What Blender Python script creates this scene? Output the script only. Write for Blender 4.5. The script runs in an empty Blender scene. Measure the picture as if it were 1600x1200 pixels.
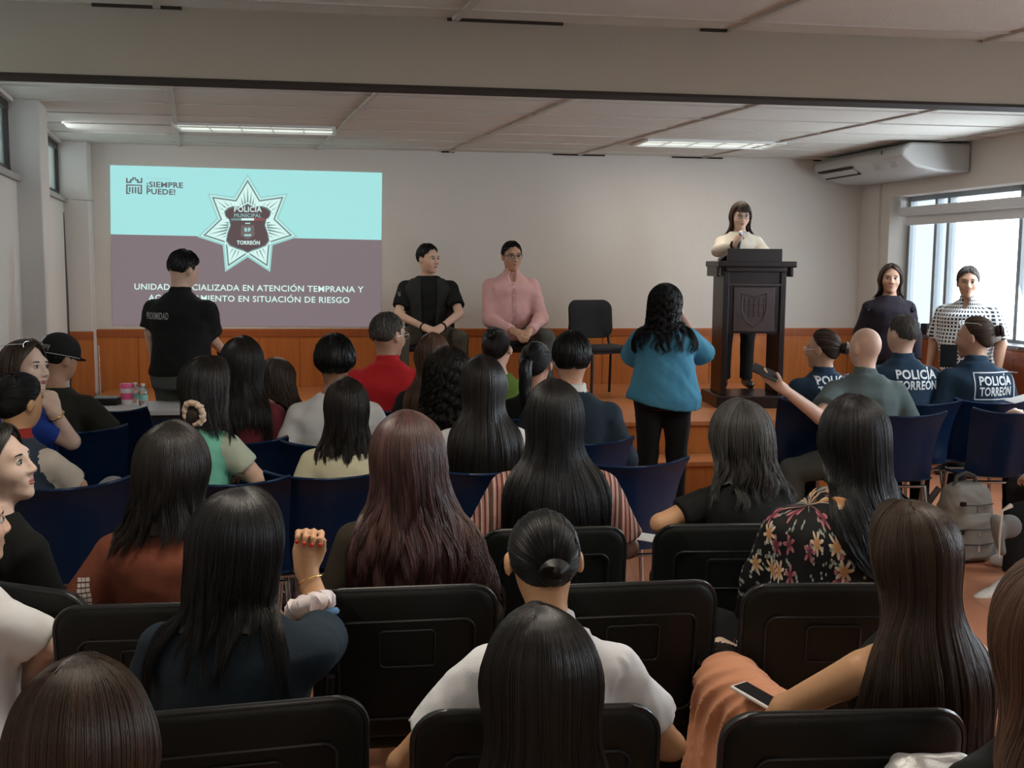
import bpy, bmesh, math, random
import numpy as np
from math import sin, cos, tan, pi, radians as R, atan2, sqrt
from mathutils import Vector, Matrix, Quaternion
from mathutils.bvhtree import BVHTree
random.seed(7); rng = np.random.default_rng(7)
scene = bpy.context.scene
col = scene.collection

# ------------------------------------------------------------------ camera
F = 1700.0; PITCH = 6.34; ROLL = 0.43; CAMZ = 1.65
cam_data = bpy.data.cameras.new('camera'); cam = bpy.data.objects.new('camera', cam_data); col.objects.link(cam)
cam_data.sensor_width = 36.0; cam_data.lens = F/1600*36; cam_data.clip_start = 0.05
cam.location = (0, 0, CAMZ)
RM = Matrix.Rotation(R(90-PITCH), 3, 'X') @ Matrix.Rotation(R(ROLL), 3, 'Z')
cam.rotation_euler = RM.to_euler()
scene.camera = cam

# ------------------------------------------------------------------ view
vs = scene.view_settings
vs.view_transform = 'Standard'; vs.look = 'None'; vs.gamma = 1; vs.use_curve_mapping = False
vs.exposure = 0.42
scene.cycles.max_bounces = 7; scene.cycles.diffuse_bounces = 4; scene.cycles.glossy_bounces = 3
scene.cycles.transparent_max_bounces = 8
scene.cycles.sample_clamp_indirect = 4.0
scene.cycles.use_denoising = True

# ------------------------------------------------------------------ world: hazy bright daylight seen through the windows
world = bpy.data.worlds.new('daylight'); scene.world = world; world.use_nodes = True
wn = world.node_tree.nodes; wl = world.node_tree.links; wn.clear()
wo = wn.new('ShaderNodeOutputWorld'); wb = wn.new('ShaderNodeBackground')
wb.inputs[0].default_value = (0.86, 0.94, 1.0, 1); wb.inputs[1].default_value = 3.6
wl.new(wb.outputs[0], wo.inputs[0])

def area_light(name, loc, direction, sx, sy, power, color):
    l = bpy.data.lights.new(name, 'AREA'); l.shape = 'RECTANGLE'; l.size = sx; l.size_y = sy
    l.energy = power; l.color = color
    o = bpy.data.objects.new(name, l); col.objects.link(o); o.location = loc
    o.rotation_euler = Vector(direction).to_track_quat('-Z', 'Z').to_euler()
    return o

# ------------------------------------------------------------------ geometry of the place
def ray(px, py):
    return RM @ Vector(((px-800)/F, -(py-600)/F, -1.0))
def P(px, py, Y):
    d = ray(px, py); return Vector((0, 0, CAMZ)) + d*(Y/d.y)
def Pz(px, py, z):
    d = ray(px, py); return Vector((0, 0, CAMZ)) + d*((z-CAMZ)/d.z)
def Xat(px, Y, z=1.0):      # x of the point on pixel column px at depth Y and height z
    a = 0.0
    py = 600
    for _ in range(4):
        p = P(px, py, Y); py += (p.z-z)*F/Y
    return P(px, py, Y).x
TH = R(8.7)
U = Vector((cos(TH), sin(TH), 0)); N = Vector((-sin(TH), cos(TH), 0))   # along the front wall / towards it
BW = Vector((0, 10.4, 0))                                                # a point of the front wall
GV = Vector((-0.288, 1, 0)).normalized()                                 # direction of the left wall and ceiling bars
RV = Vector((-0.176, 1, 0)).normalized()                                 # direction of the right wall
CEIL = 2.68
def on_front(px, py, off=0.0):
    d = ray(px, py); n = N; o = Vector((0, 0, CAMZ))
    t = ((BW - n*off) - o).dot(n)/d.dot(n); return o + d*t
def isect(p, d, q, e):      # 2-D line intersection
    den = d.x*e.y-d.y*e.x; w = q-p; t = (w.x*e.y-w.y*e.x)/den; return p+d*t
CL = on_front(106, 410); CL.z = 0      # left and right ends of the front wall
CR = on_front(1345, 418); CR.z = 0
REAR = -2.2
def left_at(Y):  return CL - GV*((CL.y-Y)/GV.y)
def right_at(Y): return CR - RV*((CR.y-Y)/RV.y)
# daylight through the window wall on the right, from openings along its length
def win_light(Y, L, z, h, power):
    p = right_at(Y); nrm = Vector((-RV.y, RV.x, 0))
    area_light('window_daylight', (p.x+0.19, p.y, z), (nrm.x, nrm.y, -0.38), L, h, power, (0.80, 0.91, 1.0))
win_light(8.35, 1.8, 1.5, .8, 60)
win_light(5.9, 2.6, 1.65, 1.1, 84)
win_light(2.7, 2.6, 1.65, 1.1, 70)
for (Y_, L_) in ((8.55, 1.7), (5.9, 2.1)):      # weaker daylight from the high strip windows on the left
    p_ = left_at(Y_); area_light('strip_window_daylight', (p_.x+.03, p_.y, 2.42), (GV.y, -GV.x, -.5), L_, .4, 9, (.88, .96, 1.0))

# ------------------------------------------------------------------ materials
MATS = {}
def mat(name, color, rough=0.6, metal=0.0, spec=0.5, bump=0.0, bscale=60, var=0.0, vscale=6, emit=None, estr=0.0, sheen=0.0, coat=0.0, trans=0.0, sss=0.0, alpha=1.0):
    if name in MATS: return MATS[name]
    m = bpy.data.materials.new(name); m.use_nodes = True; MATS[name] = m
    nt = m.node_tree; b = nt.nodes['Principled BSDF']
    b.inputs['Base Color'].default_value = (*color, 1); b.inputs['Roughness'].default_value = rough
    b.inputs['Metallic'].default_value = metal; b.inputs['Specular IOR Level'].default_value = spec
    b.inputs['Sheen Weight'].default_value = sheen; b.inputs['Coat Weight'].default_value = coat
    b.inputs['Transmission Weight'].default_value = trans
    b.inputs['Alpha'].default_value = alpha
    if sss: b.inputs['Subsurface Weight'].default_value = sss; b.inputs['Subsurface Scale'].default_value = 0.02
    if emit: b.inputs['Emission Color'].default_value = (*emit, 1); b.inputs['Emission Strength'].default_value = estr
    tc = nt.nodes.new('ShaderNodeTexCoord')
    nz = nt.nodes.new('ShaderNodeTexNoise'); nz.inputs['Scale'].default_value = vscale; nz.inputs['Detail'].default_value = 4
    nt.links.new(tc.outputs['Object'], nz.inputs['Vector'])
    if var:
        mx = nt.nodes.new('ShaderNodeMix'); mx.data_type = 'RGBA'
        mx.inputs['A'].default_value = (*[c*(1-var) for c in color], 1); mx.inputs['B'].default_value = (*[min(1, c*(1+var)) for c in color], 1)
        nt.links.new(nz.outputs[0], mx.inputs['Factor']); nt.links.new(mx.outputs['Result'], b.inputs['Base Color'])
    if bump:
        n2 = nt.nodes.new('ShaderNodeTexNoise'); n2.inputs['Scale'].default_value = bscale; n2.inputs['Detail'].default_value = 5
        nt.links.new(tc.outputs['Object'], n2.inputs['Vector'])
        bp = nt.nodes.new('ShaderNodeBump'); bp.inputs['Strength'].default_value = bump; bp.inputs['Distance'].default_value = 0.01
        nt.links.new(n2.outputs[0], bp.inputs['Height']); nt.links.new(bp.outputs[0], b.inputs['Normal'])
    return m
def nodes_of(m): return m.node_tree.nodes, m.node_tree.links, m.node_tree.nodes['Principled BSDF']
def fabric(name, color, **k):
    k.setdefault('rough', .85); k.setdefault('bump', .12); k.setdefault('bscale', 260); k.setdefault('var', .12); k.setdefault('spec', .2); k.setdefault('vscale', 14); k.setdefault('sheen', .0)
    return mat(name, color, **k)

# ------------------------------------------------------------------ mesh helpers
def link(name, me, m=None, parent=None):
    o = bpy.data.objects.new(name, me); col.objects.link(o)
    if m is not None:
        for mm in (m if isinstance(m, (list, tuple)) else [m]): me.materials.append(mm)
    if parent: o.parent = parent
    return o
def smooth(me, on=True):
    me.polygons.foreach_set('use_smooth', [on]*len(me.polygons)); me.update()
def sharp(me, ang=35):
    smooth(me); me.set_sharp_from_angle(angle=R(ang))
class MB:
    """collects boxes, tubes, lathes into one mesh"""
    def __init__(s): s.bm = bmesh.new()
    def box(s, c, size, rot=None, bev=0.0, seg=2):
        M = Matrix.Translation(Vector(c)) @ (rot.to_4x4() if rot is not None else Matrix()) @ Matrix.Diagonal((*size, 1))
        r = bmesh.ops.create_cube(s.bm, size=1, matrix=M)
        if bev:
            es = list({e for v in r['verts'] for e in v.link_edges})
            bmesh.ops.bevel(s.bm, geom=es, offset=bev, segments=seg, affect='EDGES', profile=.6)
        return s
    def tube(s, pts, r, n=8, closed=False, caps=True):
        pts = [Vector(p) for p in pts]; rs = r if isinstance(r, (list, tuple)) else [r]*len(pts)
        rings = []; up = None
        for i, p in enumerate(pts):
            a = pts[i-1] if (i > 0 or closed) else p; b = pts[(i+1) % len(pts)] if (i < len(pts)-1 or closed) else p
            t = (b-a).normalized()
            if up is None: up = t.orthogonal().normalized()
            up = (up - t*up.dot(t)).normalized(); w = t.cross(up)
            rings.append([s.bm.verts.new(p+(up*cos(2*pi*k/n)+w*sin(2*pi*k/n))*rs[i]) for k in range(n)])
        m = len(rings)
        for i in range(m if closed else m-1):
            A = rings[i]; B = rings[(i+1) % m]
            for k in range(n): s.bm.faces.new((A[k], A[(k+1) % n], B[(k+1) % n], B[k]))
        if caps and not closed:
            s.bm.faces.new(rings[0][::-1]); s.bm.faces.new(rings[-1])
        return s
    def lathe(s, prof, c=(0, 0, 0), n=24, axis='Z'):
        c = Vector(c); rings = []
        for (r, z) in prof:
            rings.append([s.bm.verts.new(c+Vector((r*cos(2*pi*k/n), r*sin(2*pi*k/n), z))) for k in range(n)])
        for A, B in zip(rings, rings[1:]):
            for k in range(n): s.bm.faces.new((A[k], A[(k+1) % n], B[(k+1) % n], B[k]))
        s.bm.faces.new(rings[0][::-1]); s.bm.faces.new(rings[-1])
        return s
    def quad(s, *ps):
        s.bm.faces.new([s.bm.verts.new(Vector(p)) for p in ps]); return s
    def prism(s, base, vec):
        """extrude polygon (list of points) by vec"""
        vec = Vector(vec); A = [s.bm.verts.new(Vector(p)) for p in base]; B = [s.bm.verts.new(Vector(p)+vec) for p in base]
        n = len(A)
        for i in range(n): s.bm.faces.new((A[i], A[(i+1) % n], B[(i+1) % n], B[i]))
        s.bm.faces.new(A[::-1]); s.bm.faces.new(B); return s
    def sheet(s, G, th=None):
        """grid of points -> quads; th = thickness along the normal gives a closed slab"""
        h = len(G); w = len(G[0]); V = [[s.bm.verts.new(Vector(p)) for p in row] for row in G]
        fs = []
        for i in range(h-1):
            for j in range(w-1): fs.append(s.bm.faces.new((V[i][j], V[i][j+1], V[i+1][j+1], V[i+1][j])))
        if th:
            bmesh.ops.recalc_face_normals(s.bm, faces=fs)
            bmesh.ops.solidify(s.bm, geom=fs, thickness=th)
        return s
    def build(s, name, m=None, parent=None, sm=None, bevel=0.0):
        bmesh.ops.recalc_face_normals(s.bm, faces=s.bm.faces)
        me = bpy.data.meshes.new(name); s.bm.to_mesh(me); s.bm.free()
        o = link(name, me, m, parent)
        if sm: sharp(me, sm)
        if bevel:
            b = o.modifiers.new('bevel', 'BEVEL'); b.width = bevel; b.segments = 2; b.limit_method = 'ANGLE'
        return o
def tag(o, label=None, cat=None, group=None, kind=None):
    if label: o['label'] = label
    if cat: o['category'] = cat
    if group: o['group'] = group
    if kind: o['kind'] = kind
    return o
def empty(name, loc=(0, 0, 0), rz=0.0, label=None, cat=None, group=None, s=1.0):
    o = bpy.data.objects.new(name, None); col.objects.link(o); o.empty_display_size = .1
    o.location = loc; o.rotation_euler = (0, 0, rz); o.scale = (s, s, s)
    return tag(o, label, cat, group)
def copy_tree(o, parent=None):
    c = o.copy(); col.objects.link(c)
    if parent: c.parent = parent
    for ch in o.children: copy_tree(ch, c)
    return c
def structure(o): o['kind'] = 'structure'; return o
_ACC = {'Ó': 'O', 'Í': 'I', 'Ñ': 'N', 'É': 'E', 'Á': 'A'}
def _raw_text(body, bold, spacing):
    cu = bpy.data.curves.new('lettering', 'FONT'); cu.body = body; cu.size = 1.0; cu.offset = bold; cu.align_x = 'LEFT'; cu.space_character = spacing
    cu.resolution_u = 3
    ob = bpy.data.objects.new('lettering', cu); col.objects.link(ob)
    dg = bpy.context.evaluated_depsgraph_get(); dg.update()
    me = bpy.data.meshes.new_from_object(ob.evaluated_get(dg)); bpy.data.objects.remove(ob); return me
def text_mesh(body, size=1.0, bold=0.0, align='CENTER', spacing=1.06, sx=1.0):
    """flat lettering; accents are drawn above the plain capitals"""
    plain = ''.join(_ACC.get(c, c) for c in body); me = _raw_text(plain, bold, spacing)
    bm = bmesh.new(); bm.from_mesh(me)
    for i, c in enumerate(body):
        if c in _ACC:
            x1 = max(v.co.x for v in _raw_text(plain[:i+1], bold, spacing).vertices); one = [v.co.x for v in _raw_text(plain[i], bold, spacing).vertices]
            xc = x1-(max(one)-min(one))/2; t = .05+bold*1.2
            q = [(-.03, .76), (.03+t, .76), (.13+t, .90), (.05, .90)] if c != 'Ñ' else [(-.15, .77), (.15, .81), (.15, .87), (-.15, .83)]
            bm.faces.new([bm.verts.new((xc+a, b_, 0)) for a, b_ in q])
    xs = [v.co.x for v in bm.verts]; o = (max(xs)+min(xs))/2 if align == 'CENTER' else min(xs)
    for v in bm.verts: v.co.x = (v.co.x-o)*size*sx; v.co.y *= size
    bm.to_mesh(me); bm.free(); return me
# ================================================================== THE ROOM
m_wall = mat('painted_wall', (0.62, 0.58, 0.53), rough=.85, bump=.15, bscale=30, var=.05, vscale=1.2)
m_beam = mat('painted_beam', (0.35, 0.305, 0.255), rough=.85, bump=.15, bscale=20, var=.05, vscale=1.5)
m_ceil = mat('ceiling_tile', (0.61, 0.60, 0.55), rough=.9, bump=.35, bscale=140, var=.05, vscale=2)
m_bar = mat('ceiling_bar', (0.50, 0.47, 0.43), rough=.6)
m_dark = mat('dark_trim', (0.022, 0.014, 0.010), rough=.8)
m_white = mat('white_paint', (0.72, 0.72, 0.70), rough=.5)

def wood_panel(name, c1, c2, rough=.38):
    m = mat(name, c1, rough=rough, spec=.4); n, l, b = nodes_of(m)
    tc = n.new('ShaderNodeTexCoord'); mp = n.new('ShaderNodeMapping'); mp.inputs['Scale'].default_value = (9, 9, .7)
    nz = n.new('ShaderNodeTexNoise'); nz.inputs['Scale'].default_value = 3; nz.inputs['Detail'].default_value = 6; nz.inputs['Distortion'].default_value = .6
    cr = n.new('ShaderNodeValToRGB'); cr.color_ramp.elements[0].position = .3; cr.color_ramp.elements[1].position = .75
    cr.color_ramp.elements[0].color = (*c1, 1); cr.color_ramp.elements[1].color = (*c2, 1)
    l.new(tc.outputs['Object'], mp.inputs[0]); l.new(mp.outputs[0], nz.inputs[0]); l.new(nz.outputs[0], cr.inputs[0]); l.new(cr.outputs[0], b.inputs['Base Color'])
    return m
m_orange = wood_panel('orange_wood_panel', (0.40, 0.115, 0.022), (0.50, 0.165, 0.035))
m_orange_dark = wood_panel('orange_wood_rail', (0.30, 0.075, 0.018), (0.36, 0.10, 0.025))
m_red = wood_panel('red_wood_panel', (0.24, 0.060, 0.022), (0.30, 0.085, 0.03))
m_stage = wood_panel('stage_floor_wood', (0.42, 0.14, 0.045), (0.50, 0.19, 0.07), rough=.3)

# tiled terracotta floor
m_floor = mat('terracotta_floor', (0.40, 0.17, 0.09), rough=.35, spec=.4)
n, l, b = nodes_of(m_floor)
tc = n.new('ShaderNodeTexCoord'); br = n.new('ShaderNodeTexBrick'); br.inputs['Scale'].default_value = 1.0
br.offset = 0; br.inputs['Brick Width'].default_value = .33; br.inputs['Row Height'].default_value = .33; br.inputs['Mortar Size'].default_value = .003
br.inputs['Color1'].default_value = (0.42, 0.165, 0.085, 1); br.inputs['Color2'].default_value = (0.46, 0.19, 0.10, 1); br.inputs['Mortar'].default_value = (0.30, 0.13, 0.08, 1)
l.new(tc.outputs['Object'], br.inputs['Vector']); l.new(br.outputs['Color'], b.inputs['Base Color'])

LR, RR = left_at(REAR), right_at(REAR)
def slab(name, A, B, z0, z1, th, m, out):
    """vertical wall from A to B, thickness th away from the room (out = outward normal)"""
    mb = MB(); A = Vector((A.x, A.y, z0)); B = Vector((B.x, B.y, z0)); o = Vector(out)*th
    mb.prism([A, B, B+o, A+o], (0, 0, z1-z0)); return structure(mb.build(name, m))
nl = Vector((-GV.y, GV.x, 0)); nr = Vector((RV.y, -RV.x, 0))      # outward normals
fl = MB(); fl.prism([LR+Vector((-1, -.3, -.2)), RR+Vector((1, -.3, -.2)), CR+Vector((1, .6, -.2)), CL+Vector((-1, .6, -.2))], (0, 0, .2)); structure(fl.build('floor', m_floor))
ce = MB(); ce.prism([LR+Vector((-1, -.3, CEIL)), RR+Vector((1, -.3, CEIL)), CR+Vector((1, .6, CEIL)), CL+Vector((-1, .6, CEIL))], (0, 0, .15)); structure(ce.build('ceiling', m_ceil))
slab('wall_front', CL-U*.4, CR+U*.4, 0, CEIL, .2, m_wall, N)
slab('wall_rear', LR-Vector((.5, 0, 0)), RR+Vector((.5, 0, 0)), 0, CEIL, .2, m_wall, (0, -1, 0))

# ---- left wall with high strip windows between pilasters
CLb = CL + Vector((-.0, 0, 0))
WB = 2.15                                      # underside of the strip windows
def lw(Y): return left_at(Y)
slab('wall_left', lw(REAR), lw(10.2), 0, WB, .2, m_wall, nl)
slab('trim_1', lw(REAR)-nl*.03, lw(10.2)-nl*.03, WB, WB+.04, .26, mat('window_ledge', (0.33, 0.30, 0.27), rough=.6), nl)
slab('trim_2', lw(REAR), lw(10.2), 2.655, CEIL, .2, m_wall, nl)
m_glass = mat('frosted_window_glass', (0.80, 0.90, 0.88), rough=.25, spec=.5, trans=.9)
m_winframe = mat('dark_window_frame', (0.035, 0.03, 0.026), rough=.5, metal=.3)
pil = [(7.15, 7.55), (4.4, 5.0), (1.2, 1.8)]
for i, (a, b_) in enumerate(pil):
    A, B = lw(a), lw(b_); w = .15
    mb = MB(); mb.prism([A-nl*w, B-nl*w, B+nl*.21, A+nl*.21], (0, 0, CEIL)); structure(mb.build('trim_%d' % (3+i), mat('pilaster_paint', (0.60, 0.565, 0.53), rough=.85, bump=.1, bscale=30), bevel=.008))
k = 1
for (a, b_) in [(7.55, 9.68), (5.0, 7.15), (1.8, 4.4), (REAR, 1.2)]:
    A, B = lw(a), lw(b_)
    mb = MB()
    d = (B-A); L = d.length; d.normalize(); rot = Matrix.Rotation(atan2(d.y, d.x), 3, 'Z')
    c = (A+B)/2+nl*.06
    mb.box((c.x, c.y, WB+.065), (L, .06, .05), rot); mb.box((c.x, c.y, 2.63), (L, .06, .05), rot)
    for q in (0.02, .5, .98):
        p = A+(B-A)*q+nl*.06; mb.box((p.x, p.y, (WB+2.66)/2), (.05, .06, .50), rot)
    w = structure(mb.build('window_%d' % k, m_winframe)); k += 1
    g = MB(); g.box((c.x, c.y, (WB+2.66)/2), (L-.04, .008, .48), rot); g.build('pane', m_glass, w)
# ---- right wall with deep windows
SILL, HEAD = 1.02, 2.30
openings = [(7.6, 10.42), (4.5, 7.3), (1.3, 4.2)]
m_rwall = m_wall
slab('wall_right', right_at(REAR), right_at(11.1), 0, SILL, .3, m_rwall, nr)
slab('trim_7', right_at(REAR), right_at(11.1), HEAD, CEIL, .3, m_rwall, nr)
edges = [REAR]+[y for o in sorted(openings) for y in o]+[11.1]
for i in range(0, len(edges), 2):
    slab('trim_%d' % (8+i//2), right_at(edges[i]), right_at(edges[i+1]), SILL, HEAD, .3, m_rwall, nr)
m_clear = mat('window_pane_glass', (0.95, 0.98, 1), rough=.02, trans=1.0, spec=.3)
m_alu = mat('aluminium_frame', (0.28, 0.31, 0.33), rough=.4, metal=.6)
m_shade = mat('roller_shade', (0.66, 0.66, 0.66), rough=.8)
for (a, b_) in openings:
    A, B = right_at(a)+nr*.22, right_at(b_)+nr*.22
    d = (B-A); L = d.length; d.normalize(); rot = Matrix.Rotation(atan2(d.y, d.x), 3, 'Z'); mb = MB()
    c = (A+B)/2
    for z in (SILL+.02, HEAD-.02): mb.box((c.x, c.y, z), (L, .07, .05), rot)
    for q in ((.01, .17, .24, .60, .99) if b_ > 10 else (.01, .33, .66, .99)):
        p = B+(A-B)*q; mb.box((p.x, p.y, (SILL+HEAD)/2), (.045, .07, HEAD-SILL), rot)
    w = structure(mb.build('window_%d' % k, m_alu)); k += 1
    g = MB(); g.box((c.x, c.y, (SILL+HEAD)/2), (L-.04, .006, HEAD-SILL-.06), rot); g.build('pane', m_clear, w)
    s = MB(); s.box((right_at((a+b_)/2)+nr*.10)[:2]+(2.155,), (L-.12, .07, .085), rot, .02)
    c2 = right_at((a+b_)/2)+nr*.135; s.box((c2.x, c2.y, 2.10), (L-.14, .006, .14), rot)
    for q in (-1, 1):
        p = right_at((a+b_)/2)+nr*.10+d*q*(L/2-.05); s.box((p.x, p.y, 2.19), (.03, .06, .14), rot)
    tag(s.build('roller_shade', m_shade), {0: 'grey roller shade rolled up at the top of the window behind the checkered shirt', 1: 'grey roller shade rolled up at the middle window outside the view', 2: 'grey roller shade rolled up at the window beside the camera'}[openings.index((a, b_))], 'window shade')
# a pale facade across the courtyard, seen through the first panes
mb = MB(); mb.box((4.72, 13.4, 1.6), (.84, .8, 5.0)); structure(mb.build('trim_12', mat('outside_wall', (0.30, 0.35, 0.38), rough=.9, bump=.2, bscale=8)))
# dark red wainscot under the right windows, orange wainscot on the front wall
def wains(name, A, B, z0, z1, m, mrail, inn, step, off=0):
    d = (B-A); L = d.length; d.normalize(); mb = MB()
    A3 = Vector((A.x, A.y, z0)); B3 = Vector((B.x, B.y, z0)); i = Vector(inn)
    mb.prism([A3, B3, B3+i*.012, A3+i*.012], (0, 0, z1-z0))
    t = off
    while t < L:
        e = min(t+step-.006, L)
        mb.prism([A3+d*t+i*.012, A3+d*e+i*.012, A3+d*e+i*.022, A3+d*t+i*.022], (0, 0, z1-z0-.07)); t += step
    o = structure(mb.build(name, m))
    r = MB(); Ar, Br = A3+Vector((0, 0, z1-z0-.07)), B3+Vector((0, 0, z1-z0-.07))
    r.prism([Ar, Br, Br+i*.032, Ar+i*.032], (0, 0, .06)); r.build('rail', mrail, o); return o
WZ = 1.03
wains('trim_13', CL+U*.23, CR+U*.03, 0, WZ, m_orange, m_orange_dark, -N, .36)
wains('trim_14', CL-N*.17-U*.05, CL-N*.17+U*.235, 0, WZ-.01, m_orange, m_orange_dark, -N, .36)
mb = MB(); a0 = CL-N*.16; mb.prism([a0-U*.1, a0+U*.23, a0+U*.23+N*.16, a0-U*.1+N*.16], (0, 0, CEIL)); structure(mb.build('trim_15', MATS['pilaster_paint'], bevel=.008))
wains('trim_16', right_at(REAR), right_at(10.93), 0, WZ-.02, m_red, m_red, -nr, .45)
mb = MB(); a, b_ = right_at(REAR)-nr*.03, right_at(10.45)-nr*.03
mb.prism([Vector((a.x, a.y, SILL)), Vector((b_.x, b_.y, SILL)), Vector((b_.x, b_.y, SILL))+nr*.3, Vector((a.x, a.y, SILL))+nr*.3], (0, 0, .02)); structure(mb.build('trim_17', mat('sill_stone', (0.10, .09, .09), rough=.35)))
# corner pilaster at the right
c0 = CR-U*.0; mb = MB(); mb.prism([CR-N*.36-U*.02, CR-N*.36+U*.3, CR+U*.3, CR-U*.02], (0, 0, CEIL)); structure(mb.build('trim_18', MATS['pilaster_paint']))

# ---- ceiling beam across the room and its dark lower edge
def Yb(Y0): return Vector((0, Y0, 0))
def across(Y0, z0, z1, th, name, m):
    p = Vector((0, Y0, 0)); a = isect(p, U, CL, GV)-U*.02; b2 = isect(p, U, CR, RV)+U*.02
    mb = MB(); mb.prism([Vector((a.x, a.y, z0)), Vector((b2.x, b2.y, z0)), Vector((b2.x, b2.y, z0))+N*th, Vector((a.x, a.y, z0))+N*th], (0, 0, z1-z0)); return structure(mb.build(name, m))
across(4.80, 2.395, CEIL, .20, 'trim_19', m_beam)
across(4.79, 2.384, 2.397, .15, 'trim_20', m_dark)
# ---- suspended ceiling bars
mb = MB()
def flatbar(a, b2, w, mb=mb, z=CEIL-.006, h=.012):
    d = (b2-a).normalized(); s = Vector((-d.y, d.x, 0))*w/2; z0 = Vector((0, 0, z-h/2))
    mb.prism([a-s+z0, b2-s+z0, b2+s+z0, a+s+z0], (0, 0, h))
for kk in range(-3, 4):
    p = BW+U*(-.60+1.22*kk); q = isect(p, GV, Vector((0, REAR, 0)), Vector((1, 0, 0))); flatbar(p, q, .030)
Y0 = 10.1
while Y0 > REAR+.3:
    p = Vector((0, Y0, 0)); a = isect(p, U, CL, GV); b2 = isect(p, U, CR, RV)
    if not 4.7 < Y0 < 5.1: flatbar(a, b2, .014, z=CEIL-.004, h=.008)
    Y0 -= .61
structure(mb.build('trim_21', m_bar))
# dark chinks where tiles sag off the bars or meet the wall badly
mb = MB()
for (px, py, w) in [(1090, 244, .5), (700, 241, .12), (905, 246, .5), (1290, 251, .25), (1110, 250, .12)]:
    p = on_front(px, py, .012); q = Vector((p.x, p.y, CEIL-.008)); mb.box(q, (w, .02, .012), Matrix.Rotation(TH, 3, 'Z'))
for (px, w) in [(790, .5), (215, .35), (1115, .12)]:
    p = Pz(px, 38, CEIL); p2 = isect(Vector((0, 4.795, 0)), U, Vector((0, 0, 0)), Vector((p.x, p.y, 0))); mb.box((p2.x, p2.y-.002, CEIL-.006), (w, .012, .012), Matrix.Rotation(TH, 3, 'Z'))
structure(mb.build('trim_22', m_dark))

# ---- recessed ceiling lights
m_diff = mat('light_diffuser', (0.8, 0.8, 0.75), rough=.4, emit=(0.90, 1.0, 0.90), estr=.55)
m_lens = mat('light_louvre', (0.75, 0.75, 0.70), rough=.3)
def troffer(pc, label, power=0, w=1.19, dpt=.44, lit=True):
    e = empty('ceiling_light', pc, TH, label, 'ceiling light')
    mb = MB()
    for (x, y, sx, sy) in [(0, dpt/2, w, .025), (0, -dpt/2, w, .025), (w/2, 0, .025, dpt), (-w/2, 0, .025, dpt)]: mb.box((x, y, -.012), (sx, sy, .02))
    mb.build('frame', m_white, e)
    mb = MB()
    for i in range(1, 5): mb.box((-w/2+i*w/5, 0, -.008), (.008, dpt-.02, .012))
    mb.box((0, 0, -.008), (w-.02, .012, .012)); mb.build('louvre', m_lens, e)
    mb = MB(); mb.box((0, 0, -.003), (w-.02, dpt-.02, .004)); mb.build('diffuser', m_diff if lit else m_white, e)
    if power:
        o = area_light('lamp', (0, 0, -.03), (0, 0, -1), w-.05, dpt-.05, power, (1.0, .90, .76)); o.parent = e
    return e
def ceil_at(px, Y0):   # point on the ceiling in column px on the cross line Y0
    d = ray(px, 205); a = isect(Vector((0, Y0, 0)), U, Vector((0, 0, 0)), Vector((d.x, d.y, 0))); return Vector((a.x, a.y, CEIL))
troffer(ceil_at(401, 8.90), 'lit ceiling light above the projected slide', 9)
troffer(ceil_at(1107, 9.18), 'lit ceiling light near the speaker at the lectern', 9)
troffer(Vector((-.35, 2.6, CEIL)), 'added fill light over the back rows of the audience, out of view', 22)  # unseen troffers from here on are added as fill for the foreground
troffer(Vector((1.9, 3.1, CEIL)), 'added fill light over the right rows of the audience, out of view', 14)
troffer(Vector((.7, -.6, CEIL)), 'added fill light behind the photographer, out of view', 16)

# ---- stage
m_riser = m_orange
SZ = .49
def yz(Y0, z): return
sa = isect(Vector((0, 7.83, 0)), U, CL, GV)-U*.02
sr = P(1300, 560, 9.0).x
def plat(name, Y0, z0, z1, xr, m, Y1=None):
    a = isect(Vector((0, Y0, 0)), U, CL, GV); b2 = Vector((0, Y0, 0))+U*xr
    back = ((BW-Vector((0, Y0, 0))).dot(N)-.03) if Y1 is None else Y1
    mb = MB(); mb.prism([Vector((a.x, a.y, z0)), Vector((b2.x, b2.y, z0)), Vector((b2.x, b2.y, z0))+N*back, Vector((a.x, a.y, z0))+N*back], (0, 0, z1-z0))
    return structure(mb.build(name, m))
plat('trim_23', 7.83, 0, SZ-.03, 2.62, m_riser)
plat('trim_24', 7.80, SZ-.03, SZ, 2.65, m_stage)
plat('trim_25', 7.50, 0, .215, 2.62, m_riser, .34)
plat('trim_26', 7.47, .215, .245, 2.65, m_stage, .34)

# ================================================================== projected slide: projector light built as glowing sheets on the wall
def emis(name, c, s=1.0, base=0.12):
    m = mat(name, tuple(base*x for x in c), rough=.9, emit=c, estr=s); return m
QC = [on_front(x, y, .004) for (x, y) in ((172, 258), (597, 270), (595, 510), (176, 508))]
def sl(px, py, off=.008): return on_front(px, py, off)
slide = empty('projected_slide', on_front(385, 510, .004), TH, 'projected slide with cyan top, mauve lower half and a police star badge', 'projection')
def slide_part(name, polys, m, off):
    mb = MB()
    for poly in polys: mb.bm.faces.new([mb.bm.verts.new(slide.matrix_world.inverted() @ sl(x, y, off)) for (x, y) in poly])
    for f in mb.bm.faces: f.normal_update()
    bmesh.ops.triangulate(mb.bm, faces=mb.bm.faces, ngon_method='EAR_CLIP')
    o = mb.build(name, m, slide); return o
bpy.context.view_layer.update()
c_cy = emis('slide_cyan', (0.38, 0.78, 0.77), .70); c_mv = emis('slide_mauve', (0.27, 0.215, 0.235), .55); c_wh = emis('slide_white', (0.66, 0.90, 0.86), .72)
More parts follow.
